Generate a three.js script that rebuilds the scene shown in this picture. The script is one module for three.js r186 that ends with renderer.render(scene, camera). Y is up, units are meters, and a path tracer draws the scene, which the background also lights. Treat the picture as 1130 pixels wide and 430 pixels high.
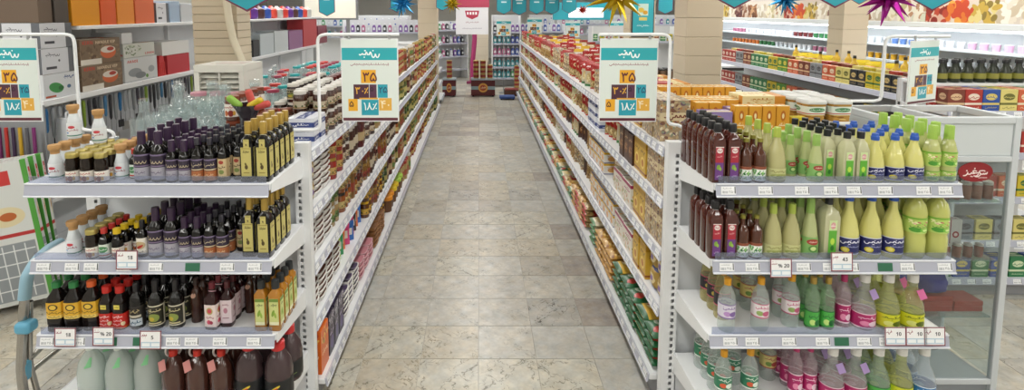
import * as THREE from 'three';
import { RoundedBoxGeometry } from 'three/addons/geometries/RoundedBoxGeometry.js';
import { mergeGeometries, toCreasedNormals } from 'three/addons/utils/BufferGeometryUtils.js';
import { RectAreaLightUniformsLib } from 'three/addons/lights/RectAreaLightUniformsLib.js';

// ---------------------------------------------------------------- camera, light, exposure
const EYE = 2.06, FOCAL = 605, PX = 528.5, PY = 71.4, PITCH = Math.atan(59.4 / 605);
const scene = new THREE.Scene();
const camera = new THREE.PerspectiveCamera(2 * Math.atan(358.6 / FOCAL) * 180 / Math.PI, 1203 / 717.2, 0.05, 80);
camera.position.set(0, EYE, 0);
camera.rotation.x = -PITCH;
camera.setViewOffset(1203, 717.2, 601.5 - PX, 358.6 - PY, 1130, 430);
scene.add(camera);
scene.background = new THREE.Color(0x000000);
const renderer = new THREE.WebGLRenderer({ antialias: true });
renderer.toneMapping = THREE.LinearToneMapping;
renderer.toneMappingExposure = 1.85;
renderer.shadowMap.enabled = true;
RectAreaLightUniformsLib.init();
const LAMP = 6.2;                       // strength of the fluorescent ceiling lines
const CEILING = 3.3;

// ---------------------------------------------------------------- helpers
let seed_ = 20240611;
const rnd = () => { seed_ = (seed_ + 0x6d2b79f5) | 0; let t = Math.imul(seed_ ^ (seed_ >>> 15), 1 | seed_); t = (t + Math.imul(t ^ (t >>> 7), 61 | t)) ^ t; return ((t ^ (t >>> 14)) >>> 0) / 4294967296; };
const rr = (a, b) => a + (b - a) * rnd();
const pick = (a) => a[Math.floor(rnd() * a.length)];
const taken = {};
const numbered = (n) => { const k = taken[n] = (taken[n] ?? -1) + 1; return k ? n + '_' + String(k).padStart(3, '0') : n; };
// a pixel of the photograph is a ray; where it meets a plane gives a place [x, y, distance]
function ray(u, v) { const a = (u - PX) / FOCAL, b = -(v - PY) / FOCAL; return [a, b * Math.cos(PITCH) - Math.sin(PITCH), Math.cos(PITCH) + b * Math.sin(PITCH)]; }
const atD = (u, v, D) => { const r = ray(u, v), t = D / r[2]; return [r[0] * t, EYE + r[1] * t, D]; };
const atY = (u, v, Y) => { const r = ray(u, v), t = (Y - EYE) / r[1]; return [r[0] * t, Y, r[2] * t]; };
const atX = (u, v, X) => { const r = ray(u, v), t = X / r[0]; return [X, EYE + r[1] * t, r[2] * t]; };

const matCache = {};
function mat(color, rough = 0.6, metal = 0, extra) {
  const key = [color, rough, metal, extra ? JSON.stringify(extra) : ''].join('|');
  return matCache[key] ??= new THREE.MeshPhysicalMaterial({ color, roughness: rough, metalness: metal, ...extra });
}
function tex(w, h, draw) {
  const c = document.createElement('canvas'); c.width = w; c.height = h;
  draw(c.getContext('2d'), w, h);
  const t = new THREE.CanvasTexture(c); t.colorSpace = THREE.SRGBColorSpace; t.wrapS = t.wrapT = THREE.RepeatWrapping; t.anisotropy = 4;
  return t;
}
const printed = (t, rough = 0.45, extra) => new THREE.MeshPhysicalMaterial({ map: t, roughness: rough, ...extra });

function add(name, geo, m, parent = scene) {
  const o = new THREE.Mesh(geo, m); o.castShadow = o.receiveShadow = true;
  o.name = parent === scene ? numbered(name) : name; parent.add(o); return o;
}
function tag(o, label, category, group, kind) { o.userData.label = label; if (category) o.userData.category = category; if (group) o.userData.group = group; if (kind) o.userData.kind = kind; return o; }
function thing(name, label, category, [x, y, D] = [0, 0, 0], turn = 0, group) {
  const o = new THREE.Group(); o.name = numbered(name); scene.add(o); o.position.set(x, y, -D); o.rotation.y = turn;
  return tag(o, label, category, group);
}
const structure = (name, geo, m, label) => { const o = add(name, geo, m); o.userData.kind = 'structure'; o.userData.label = label; return o; };

const at = (g, x = 0, y = 0, z = 0, rx = 0, ry = 0, rz = 0) => { if (rx || ry || rz) g.rotateX(rx), g.rotateY(ry), g.rotateZ(rz); g.translate(x, y, z); return g; };
const box = (w, h, d, x = 0, y = 0, z = 0) => at(new THREE.BoxGeometry(w, h, d), x, y, z);
const rbox = (w, h, d, r = 0.005, x = 0, y = 0, z = 0, s = 1) => at(new RoundedBoxGeometry(w, h, d, s, Math.min(r, w * 0.49, h * 0.49, d * 0.49)), x, y, z);
const cyl = (r0, r1, h, x = 0, y = 0, z = 0, s = 16) => at(new THREE.CylinderGeometry(r1, r0, h, s), x, y + h / 2, z);
const merge = (list) => mergeGeometries(list.map((g) => { const q = g.index ? g.toNonIndexed() : g; for (const k of Object.keys(q.attributes)) if (!['position', 'normal', 'uv'].includes(k)) q.deleteAttribute(k); return q; }));
const tube = (pts, r, seg = 24, rs = 8, closed = false) => new THREE.TubeGeometry(new THREE.CatmullRomCurve3(pts.map((p) => new THREE.Vector3(...p)), closed, 'catmullrom', 0.15), seg, r, rs, closed);
// rounded or square-shouldered bodies: profile rows are [radius, height, squareness, depth ratio]
function loft(prof, seg = 16, crease = 0.7, rep = 1) {
  const pos = [], uv = [], idx = [], y0 = prof[0][1], y1 = prof[prof.length - 1][1] || 1;
  prof.forEach(([r, y, sq = 0, dz = 1]) => {
    for (let i = 0; i <= seg; i++) {
      const a = -Math.PI + (i / seg) * 2 * Math.PI + (sq ? 0 : 0), s = Math.sin(a), c = Math.cos(a), p = 2 + 7 * sq;
      const k = Math.pow(Math.pow(Math.abs(s), p) + Math.pow(Math.abs(c), p), -1 / p);
      pos.push(r * k * s, y, r * k * c * dz); uv.push((a / (2 * Math.PI)) * rep + 0.5, (y - y0) / (y1 - y0 || 1));
    }
  });
  const n = seg + 1;
  for (let j = 0; j < prof.length - 1; j++) for (let i = 0; i < seg; i++) {
    const a = j * n + i, b = a + 1, c = a + n, d = c + 1;
    if (prof[j][0] > 1e-5) idx.push(a, b, d);
    if (prof[j + 1][0] > 1e-5) idx.push(a, d, c);
  }
  const g = new THREE.BufferGeometry();
  g.setAttribute('position', new THREE.Float32BufferAttribute(pos, 3)); g.setAttribute('uv', new THREE.Float32BufferAttribute(uv, 2)); g.setIndex(idx);
  return crease ? toCreasedNormals(g, crease) : (g.computeVertexNormals(), g);
}
function painted(parts) {           // one mesh with a colour per piece
  const gs = parts.map(([g, color]) => {
    const q = g.index ? g.toNonIndexed() : g.clone(), c = new THREE.Color(color), n = q.attributes.position.count, a = new Float32Array(n * 3);
    for (let i = 0; i < n; i++) a.set([c.r, c.g, c.b], i * 3);
    for (const k of Object.keys(q.attributes)) if (!['position', 'normal', 'uv'].includes(k)) q.deleteAttribute(k);
    q.setAttribute('color', new THREE.BufferAttribute(a, 3)); return q;
  });
  return mergeGeometries(gs);
}
const paintedMat = new THREE.MeshPhysicalMaterial({ vertexColors: true, roughness: 0.35 });

// products: built once, then cloned for every copy
const kinds = {};
function kind(id, name, category, desc, w, h, d, make) { kinds[id] = { name, category, desc, w, h, d, make }; }
function put(id, x, y, D, turn, where, scale = 1, tilt) {
  const k = kinds[id];
  if (!k) throw new Error('no kind ' + id);
  k.proto ??= k.make();
  const o = k.proto.clone(); o.name = numbered(k.name); o.userData = {};
  o.position.set(x, y + 0.0008, -D); o.rotation.set(0, turn, 0); if (tilt) o.rotation.set(...tilt);
  o.scale.setScalar(scale); scene.add(o);
  const text = (k.desc + ' ' + where).trim(), n = text.split(/\s+/).length; if (n > 16) console.log('LONG', n, text);
  return tag(o, text, k.category, k.name.replace(/_/g, ' ').replace(/x$/, 'xe') + 's, ' + where.replace(/^.* row.*?, /, ''));
}
function assembled(list) {                       // [name, geometry, material, [sub parts]]
  const g = new THREE.Group();
  for (const [n, geo, m, sub] of list) { const p = add(n, geo, m, g); for (const [sn, sg, sm] of sub ?? []) add(sn, sg, sm, p); }
  return g;
}
const solo = (geo, m) => { const o = new THREE.Mesh(geo, m); o.castShadow = o.receiveShadow = true; return o; };

// ---------------------------------------------------------------- print: lettering and label designs
function scribble(g, x, y, w, h, color, n = 6, lw) {              // flowing script line
  g.save(); g.strokeStyle = g.fillStyle = color; g.lineWidth = lw ?? h * 0.16; g.lineCap = g.lineJoin = 'round';
  g.beginPath(); g.moveTo(x + w, y + h * 0.55);
  const st = w / n;
  for (let i = 0; i < n; i++) {
    const x0 = x + w - i * st, k = rnd();
    if (k < 0.25) { g.lineTo(x0 - st * 0.3, y + h * 0.6); g.lineTo(x0 - st * 0.32, y + h * 0.05); g.moveTo(x0 - st * 0.3, y + h * 0.6); g.lineTo(x0 - st, y + h * 0.6); }
    else if (k < 0.6) g.bezierCurveTo(x0 - st * 0.1, y + h * 0.2, x0 - st * 0.4, y + h * 0.2, x0 - st * 0.45, y + h * 0.6), g.lineTo(x0 - st, y + h * 0.6);
    else if (k < 0.8) { g.bezierCurveTo(x0 - st * 0.2, y + h * 1.1, x0 - st * 0.8, y + h * 1.1, x0 - st * 0.9, y + h * 0.6); g.moveTo(x0 - st, y + h * 0.55); }
    else g.bezierCurveTo(x0 - st * 0.3, y + h * 0.3, x0 - st * 0.6, y + h * 0.8, x0 - st, y + h * 0.6);
  }
  g.stroke();
  for (let i = 0; i < n * 0.7; i++) { g.beginPath(); g.arc(x + rnd() * w, rnd() < 0.5 ? y + h * 0.95 : y + h * 0.1, g.lineWidth * 0.55, 0, 7); g.fill(); }
  g.restore();
}
const GLYPH = {
  '۰': (g) => { g.beginPath(); g.arc(0.3, 0.62, 0.1, 0, 7); g.fill(); return 0.5; },
  '۱': (g) => { g.beginPath(); g.moveTo(0.15, 0.1); g.quadraticCurveTo(0.32, 0.4, 0.3, 0.95); g.stroke(); return 0.45; },
  '۲': (g) => { g.beginPath(); g.moveTo(0.12, 0.1); g.quadraticCurveTo(0.3, 0.4, 0.28, 0.95); g.moveTo(0.16, 0.22); g.quadraticCurveTo(0.42, 0.5, 0.55, 0.1); g.stroke(); return 0.7; },
  '۳': (g) => { g.beginPath(); g.moveTo(0.1, 0.1); g.quadraticCurveTo(0.28, 0.4, 0.26, 0.95); g.moveTo(0.15, 0.2); g.quadraticCurveTo(0.28, 0.48, 0.4, 0.14); g.quadraticCurveTo(0.52, 0.5, 0.66, 0.1); g.stroke(); return 0.8; },
  '۴': (g) => { g.beginPath(); g.moveTo(0.1, 0.1); g.quadraticCurveTo(0.26, 0.4, 0.26, 0.95); g.moveTo(0.6, 0.12); g.quadraticCurveTo(0.25, 0.1, 0.3, 0.34); g.quadraticCurveTo(0.36, 0.48, 0.62, 0.42); g.stroke(); return 0.75; },
  '۵': (g) => { g.beginPath(); g.moveTo(0.38, 0.12); g.bezierCurveTo(-0.02, 0.5, 0.02, 0.98, 0.22, 0.92); g.quadraticCurveTo(0.36, 0.9, 0.38, 0.72); g.quadraticCurveTo(0.4, 0.9, 0.54, 0.92); g.bezierCurveTo(0.76, 0.95, 0.76, 0.5, 0.38, 0.12); g.stroke(); return 0.8; },
  '۸': (g) => { g.beginPath(); g.moveTo(0.1, 0.92); g.quadraticCurveTo(0.34, 0.6, 0.36, 0.1); g.quadraticCurveTo(0.4, 0.6, 0.66, 0.92); g.stroke(); return 0.75; },
  '٪': (g) => { g.beginPath(); g.moveTo(0.55, 0.15); g.lineTo(0.1, 0.92); g.stroke(); for (const [a, b] of [[0.16, 0.3], [0.5, 0.78]]) { g.beginPath(); g.arc(a, b, 0.09, 0, 7); g.fill(); } return 0.7; },
};
function digits(g, text, x, y, size, color, w = 0.13) {
  g.save(); g.strokeStyle = g.fillStyle = color; g.lineWidth = w; g.lineCap = g.lineJoin = 'round'; g.translate(x, y); g.scale(size, size);
  for (const ch of text) g.translate(GLYPH[ch](g), 0);
  g.restore();
}
// a label design is a list of marks in unit coordinates
function design(w, h, bg, marks) {
  return tex(w, h, (g) => {
    g.fillStyle = bg; g.fillRect(0, 0, w, h);
    for (const [k, a, b, c, d, e, f] of marks) {
      if (k === 'r') { g.fillStyle = e; g.fillRect(a * w, b * h, c * w, d * h); }
      if (k === 'e') { g.fillStyle = e; g.beginPath(); g.ellipse(a * w, b * h, c * w, d * h, f ?? 0, 0, 7); g.fill(); }
      if (k === 's') scribble(g, a * w, b * h, c * w, d * h, e, f ?? 5);
      if (k === 't') { g.fillStyle = d; g.font = 'bold ' + Math.round(c * h) + 'px sans-serif'; g.textAlign = 'center'; g.fillText(f ?? e, a * w, b * h); }
      if (k === 'b') for (let i = 0; i < (f ?? 30); i++) { g.fillStyle = pick(e); g.beginPath(); g.ellipse((a + rnd() * c) * w, (b + rnd() * d) * h, w * rr(0.02, 0.07), h * rr(0.02, 0.06), rnd() * 3, 0, 7); g.fill(); }
    }
  });
}

// ---------------------------------------------------------------- the hall
const ROOM = { x0: -9.2, x1: 8.2, d0: -4, d1: 24 };
const lattice = new Float32Array(65536); for (let i = 0; i < 65536; i++) lattice[i] = rnd();
const vn = (x, y) => { const xi = Math.floor(x), yi = Math.floor(y), fx = x - xi, fy = y - yi, u = fx * fx * (3 - 2 * fx), v = fy * fy * (3 - 2 * fy), q = (a, b) => lattice[((a & 255) << 8) | (b & 255)]; return (q(xi, yi) * (1 - u) + q(xi + 1, yi) * u) * (1 - v) + (q(xi, yi + 1) * (1 - u) + q(xi + 1, yi + 1) * u) * v; };
const fbm = (x, y, o = 5) => { let s = 0, a = 0.5; for (let i = 0; i < o; i++) { s += a * vn(x, y); x = x * 2.03 + 17.1; y = y * 2.03 + 9.7; a *= 0.5; } return s; };
function marble(px, py, ox, oy, tone, vein) {      // colour of limestone at a spot, sRGB 0..255
  const n = fbm(px * 5 + ox, py * 5 + oy), m = fbm(px * 22 + oy, py * 22 + ox, 3), w = fbm(px * 3 + ox + 40, py * 3 + oy + 40) * 4;
  const line = Math.abs(fbm(px * 4 + w + ox, py * 4 - w + oy, 4) - 0.47), v = Math.max(0, 1 - line * 42) * Math.min(0.8, Math.max(0, fbm(px * 3 + oy, py * 3 + 3) - 0.36) * 4) * vein;
  const k = (n - 0.48) * 46 + (m - 0.45) * 20 - v * 62, warm = (fbm(px * 7 + oy + 80, py * 7 + ox) - 0.47) * 11;
  return [tone[0] + k + warm, tone[1] + k, tone[2] + k - warm * 1.4];
}
const TONES = [[190, 187, 177], [193, 189, 175], [180, 176, 165], [173, 167, 154], [183, 181, 173], [163, 155, 146], [188, 181, 164], [173, 170, 162]];
const VEINS = [1.0, 1.6, 0.5, 0.9, 0.3, 0.3, 1.3, 2.6];
function pixels(n, fn) {
  const d = new Uint8Array(n * n * 4);
  for (let j = 0; j < n; j++) for (let i = 0; i < n; i++) { const c = fn(i / n, j / n), o = (j * n + i) * 4; for (let k = 0; k < 3; k++) d[o + k] = Math.max(0, Math.min(255, c[k])); d[o + 3] = 255; }
  const t = new THREE.DataTexture(d, n, n); t.magFilter = THREE.LinearFilter; t.minFilter = THREE.LinearMipmapLinearFilter; t.generateMipmaps = true; t.colorSpace = THREE.SRGBColorSpace; t.wrapS = t.wrapT = THREE.RepeatWrapping; t.needsUpdate = true; return t;
}
const TILE = 0.344;
const stoneMats = TONES.map((tone, i) => new THREE.MeshPhysicalMaterial({ map: pixels(192, (a, b) => marble(a, b, i * 31.7, i * 13.3, tone, VEINS[i])), roughness: 0.36, clearcoat: 0.15, clearcoatRoughness: 0.25 }));
// far paving: the same stone laid as a field of tiles
const fieldTex = pixels(1024, (a, b) => {
  const gx = a * 12, gy = b * 12, ix = Math.floor(gx), iy = Math.floor(gy), fx = gx - ix, fy = gy - iy;
  if (Math.min(fx, 1 - fx) < 0.012 || Math.min(fy, 1 - fy) < 0.012) return [150, 146, 136];
  const k = Math.floor(lattice[ix * 41 + iy * 7] * 8); return marble(fx, fy, k * 31.7 + ix, k * 13.3 + iy, TONES[k], VEINS[k]);
});
const floorGeo = new THREE.BoxGeometry(ROOM.x1 - ROOM.x0, 0.2, ROOM.d1 - ROOM.d0);
{ const p = floorGeo.attributes.position, q = floorGeo.attributes.uv; for (let i = 0; i < p.count; i++) q.setXY(i, (p.getX(i) + (ROOM.x1 + ROOM.x0) / 2) / (12 * TILE), (p.getZ(i) - (ROOM.d1 + ROOM.d0) / 2 + 3.078) / (12 * TILE)); }
const floor = structure('floor', floorGeo, new THREE.MeshPhysicalMaterial({ map: fieldTex, roughness: 0.36, clearcoat: 0.15, clearcoatRoughness: 0.25 }), 'pale beige polished limestone floor laid in square tiles');
floor.position.set((ROOM.x0 + ROOM.x1) / 2, -0.1035, -(ROOM.d0 + ROOM.d1) / 2);
{
  const tileGeos = [0, 1, 2, 3].map((k) => { const g = rbox(TILE - 0.0035, 0.0065, TILE - 0.0035, 0.001), q = g.attributes.uv; for (let i = 0; i < q.count; i++) { let [a, b] = [q.getX(i), q.getY(i)]; for (let t = 0; t < k; t++) [a, b] = [1 - b, a]; q.setXY(i, a, b); } return g; });
  const lay = (x, D) => {
    const aisle = x > 0.68 && x < 1.1, m = aisle ? pick([2, 4, 5, 7 - 3]) : pick([0, 0, 1, 1, 2, 3, 4, 6, 6, 7, 0]);
    const t = add('tile', tileGeos[Math.floor(rnd() * 4)], stoneMats[m], floor);
    t.position.set(x + TILE / 2 - floor.position.x, 0.1035 - 0.0033, -(D + TILE / 2) - floor.position.z);
  };
  const D0 = 3.078 - 2 * TILE;
  for (let r = 0; r < 19; r++) for (let c = -3; c < 3; c++) lay(-0.003 + c * TILE, D0 + r * TILE);
  for (let r = 0; r < 10; r++) for (let c = -10; c < -5; c++) lay(-0.003 + c * TILE, D0 + r * TILE);
  for (let r = 0; r < 9; r++) for (let c = 7; c < 11; c++) lay(-0.003 + c * TILE, D0 + r * TILE);
}
const wallMat = mat(0xe4e3de, 0.85), T = 0.2;
const WX = ROOM.x1 - ROOM.x0 + 2 * T, WD = ROOM.d1 - ROOM.d0, MX = (ROOM.x0 + ROOM.x1) / 2, MD = (ROOM.d0 + ROOM.d1) / 2;
structure('ceiling', box(WX, T, WD + 2 * T, MX, CEILING + T / 2, -MD), mat(0xe9e9e6, 0.9), 'white flat ceiling above the shop hall');
structure('wall_left', box(T, CEILING, WD, ROOM.x0 - T / 2, CEILING / 2, -MD), wallMat, 'plain off-white wall behind the household shelves');
structure('wall_right', box(T, CEILING, WD, ROOM.x1 + T / 2, CEILING / 2, -MD), wallMat, 'plain off-white wall behind the chilled cabinets');
structure('wall_back', box(WX, CEILING, T, MX, CEILING / 2, -ROOM.d1 - T / 2), wallMat, 'plain off-white wall at the far end');
structure('wall_front', box(WX, CEILING, T, MX, CEILING / 2, -ROOM.d0 + T / 2), wallMat, 'plain off-white wall at the near end');

// fluorescent lines along the hall: housing, glowing diffuser and a light of the same size
for (const x of [-6.4, -3.2, 0, 3.2, 6.4]) for (const [a, b] of [[-3, 3.5], [4.5, 11], [12, 18.5]]) {
  const L = b - a, W = 0.3;
  const t = thing('ceiling_light', 'long white fluorescent light line fixed under the ceiling', 'ceiling light', [x, CEILING - 0.07, (a + b) / 2], 0, 'fluorescent light lines');
  add('housing', rbox(W + 0.06, 0.06, L + 0.04, 0.01, 0, 0.04, 0), mat(0xf2f2f0, 0.5), t);
  add('diffuser', box(W, 0.012, L, 0, 0.004, 0), new THREE.MeshStandardMaterial({ color: 0xffffff, emissive: 0xfffdf8, emissiveIntensity: 1.6 }), t);
  const l = new THREE.RectAreaLight(0xfffdf8, LAMP, W, L); l.position.set(x, CEILING - 0.085, -(a + b) / 2); l.rotation.x = -Math.PI / 2; l.castShadow = true; scene.add(l);
}

// ---------------------------------------------------------------- clad columns
function column(x0, x1, D0, D1, step, color, label, top = CEILING) {
  const w = x1 - x0, d = D1 - D0;
  const t = thing('clad_column', label, 'column', [(x0 + x1) / 2, 0, (D0 + D1) / 2]); t.userData.kind = 'structure'; delete t.userData.category;
  add('core', box(w - 0.02, top - 0.01, d - 0.02, 0, top / 2 - 0.005, 0), mat(0xa89a84, 0.8), t);
  const n = Math.floor(top / step), g = rbox(w, step - 0.004, d, 0.004), ms = [mat(color, 0.55), mat(new THREE.Color(color).multiplyScalar(0.965).getHex(), 0.55), mat(new THREE.Color(color).multiplyScalar(1.03).getHex(), 0.5)];
  for (let i = 0; i < n; i++) { const p = add('panel', g, ms[Math.floor(rnd() * 3)], t); p.position.y = (i + 0.5) * step; }
  return t;
}
const COL = 0xcdbfa6;
column(-2.71, -2.285, 5.2, 5.5, 0.075, COL, 'beige square column with fine horizontal slats beside a white drain hose');
column(2.38, 2.8, 6.3, 6.7, 0.22, COL, 'beige square column clad in wide panels beside the packet gondola');
column(-1.27, -0.87, 11.45, 11.85, 0.3, COL, 'beige square column between the jar gondola and its white end unit');
column(6.1, 6.52, 9.2, 9.6, 0.25, COL, 'beige square column in front of the chilled cabinets');
column(2.55, 2.98, 9.3, 9.7, 0.25, 0xd8c9ae, 'beige square column carrying a bright teal framed poster');
column(-0.15, 0.28, 16.2, 16.6, 0.25, 0xd9cfba, 'pale square column behind the maroon crate of tins');
{ // drain hose on the slatted column
  const o = add('drain_hose', tube([[-2.37, 2.35, -5.14], [-2.33, 1.98, -5.13], [-2.3, 1.8, -5.13], [-2.2, 1.55, -5.1], [-2.16, 1.42, -5.06]], 0.034, 30, 12), mat(0xdcd3ba, 0.5));
  tag(o, 'cream plastic drain hose running down the slatted beige column', 'hose');
}

// ---------------------------------------------------------------- shelving
const white = mat(0xe6e8ea, 0.38), offWhite = mat(0xd9dcdf, 0.45), railMat = mat(0xb2b5c4, 0.28), steel = mat(0xb9bcc0, 0.3, 0.85);
const ticketTex = [0, 1, 2].map((k) => tex(96, 64, (g, w, h) => {
  g.fillStyle = '#eef0f2'; g.fillRect(0, 0, w, h); g.fillStyle = '#9a9ea4'; for (let i = 0; i < 16; i++) g.fillRect(w * 0.08 + i * 2.2, h * 0.55, rnd() * 1.6 + 0.4, h * 0.3);
  scribble(g, w * 0.1, h * 0.14, w * 0.6, h * 0.2, '#8c9096', 6, 1.6); digits(g, pick(['۲۵۰', '۱۸۰', '۳۵۰', '۴۵۰']), w * 0.5, h * 0.5, h * 0.3, '#70757c', 0.11);
  if (k < 2) { g.fillStyle = '#1c2128'; g.fillRect(w * 0.91, h * 0.05, w * 0.06, h * 0.8); }
}));
const ticketMats = ticketTex.map((t) => printed(t, 0.5)), ticketGreen = mat(0x2e6b4f, 0.5);
const ticketGeo = box(0.062, 0.034, 0.0015);
const offerTex = (pct) => tex(128, 112, (g, w, h) => { g.fillStyle = '#f1f1f2'; g.fillRect(0, 0, w, h); g.strokeStyle = '#7d3142'; g.lineWidth = 6; g.strokeRect(3, 3, w - 6, h - 6); scribble(g, w * 0.08, h * 0.14, w * 0.24, h * 0.24, '#8a4a58', 3, 3); g.fillStyle = '#23242c'; g.font = 'bold 30px sans-serif'; g.fillText(pct, pct.length > 2 ? w * 0.36 : w * 0.52, h * 0.46); g.fillStyle = '#b9cfe0'; g.fillRect(w * 0.06, h * 0.6, w * 0.88, h * 0.3); g.fillStyle = '#eef3f6'; g.fillRect(w * 0.1, h * 0.66, w * 0.38, h * 0.18); g.fillRect(w * 0.54, h * 0.66, w * 0.38, h * 0.18); });
const offers = { 18: printed(offerTex('18'), 0.5), 20: printed(offerTex('% 20'), 0.5), 5: printed(offerTex('5'), 0.5), 43: printed(offerTex('43'), 0.5), 10: printed(offerTex('10'), 0.5) };
function slottedPost(h, w = 0.07, slotX = -0.012) {        // a folded steel upright with real slots
  const s = new THREE.Shape(); s.moveTo(-w / 2, 0); s.lineTo(w / 2, 0); s.lineTo(w / 2, h); s.lineTo(-w / 2, h); s.closePath();
  for (let y = 0.05; y < h - 0.05; y += 0.034) { const p = new THREE.Path(); p.moveTo(slotX - 0.008, y); p.lineTo(slotX - 0.008, y + 0.019); p.lineTo(slotX + 0.008, y + 0.019); p.lineTo(slotX + 0.008, y); p.closePath(); s.holes.push(p); }
  const face = new THREE.ExtrudeGeometry(s, { depth: 0.003, bevelEnabled: false });
  return merge([face, box(0.003, h, 0.05, -w / 2 + 0.0015, h / 2, -0.025), box(0.003, h, 0.05, w / 2 - 0.0015, h / 2, -0.025), box(w, 0.004, 0.053, 0, h + 0.002, -0.0235), box(w, h, 0.003, 0, h / 2, -0.0485)]);
}
// a long two-sided gondola; only the side towards the aisle carries price rails that show
function gondola(name, label, x0, x1, D0, D1, H, aisle, levels, outer, ticketsTo) {
  const t = thing(name, label, 'shelving', [0, 0, 0]);
  const L = D1 - D0, mid = (x0 + x1) / 2, mD = (D0 + D1) / 2, depth = (x1 - x0) / 2 - 0.02;
  add('back_panel', box(0.03, H, L - 0.01, mid, H / 2, -mD), offWhite, t);
  const nB = Math.round(L / 1.25), bay = L / nB;
  for (let i = 0; i <= nB; i++) { const p = add('upright', box(0.06, H, 0.03, mid, H / 2, -(D0 + 0.016 + i * (L - 0.032) / nB)), white, t); p.userData = {}; }
  const side = (s, face, list, rails) => list.forEach((y, k) => {
    const f2 = face + (rails && k === list.length - 1 ? s * 0.045 : 0), inner = mid + s * 0.016, w = Math.abs(f2 - inner), cx = (inner + f2) / 2;
    for (let i = 0; i < nB; i++) {
      const a = D0 + i * bay, b = a + bay, cD = (a + b) / 2;
      if (k === list.length - 1) add('plinth', box(w - 0.04, y - 0.03, bay - 0.002, cx - s * 0.02, (y - 0.03) / 2, -cD), mat(0x8f9094, 0.6), t);
      add('shelf', rbox(w, 0.028, bay - 0.003, 0.003, cx, y - 0.014, -cD), white, t);
      if (!rails) continue;
      const r = add('price_rail', rbox(0.008, 0.044, bay - 0.006, 0.003), railMat, t); r.position.set(f2 + s * 0.004, y - 0.019, -cD); r.rotation.z = s * 0.2;
      add('rail_lip', box(0.006, 0.006, bay - 0.006, s * 0.004, 0.021, 0), mat(0xd5d8e2, 0.25), r);
      add('rail_lip', box(0.006, 0.006, bay - 0.006, s * 0.004, -0.021, 0), mat(0xd5d8e2, 0.25), r);
      for (let z = a + 0.05; z < Math.min(b, ticketsTo) - 0.04; z += rr(0.075, 0.14)) { const q = add('price_ticket', ticketGeo, pick(ticketMats), r); q.position.set(s * 0.005, 0, -(z - cD)); q.rotation.y = s * Math.PI / 2; }
    }
  });
  const sA = aisle > 0 ? 1 : -1;
  side(sA, sA > 0 ? x1 : x0, levels, true);
  side(-sA, sA > 0 ? x0 : x1, outer, false);
  return t;
}
const LV = [1.34, 1.04, 0.735, 0.43, 0.12], RV = [1.37, 1.1, 0.82, 0.52, 0.16];
const GLx0 = -1.97, GLx1 = -0.86, GRx0 = 0.94, GRx1 = 2.02;
gondola('gondola_shelving', 'long white metal gondola of jars running beside the aisle to the column', GLx0, GLx1, 2.725, 11.4, 1.3, 1, LV, [1.34, 0.9, 0.45, 0.12], 5.6);
gondola('gondola_shelving', 'long white metal gondola of red packets running beside the aisle', GRx0, GRx1, 2.705, 12.9, 1.33, -1, RV, [1.37, 0.9, 0.45, 0.16], 5.6);
gondola('gondola_shelving', 'short white end unit behind the column at the far aisle mouth', -1.9, -0.87, 12.0, 13.0, 1.4, 1, LV, [1.34, 0.9, 0.45, 0.12], 0);

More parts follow.
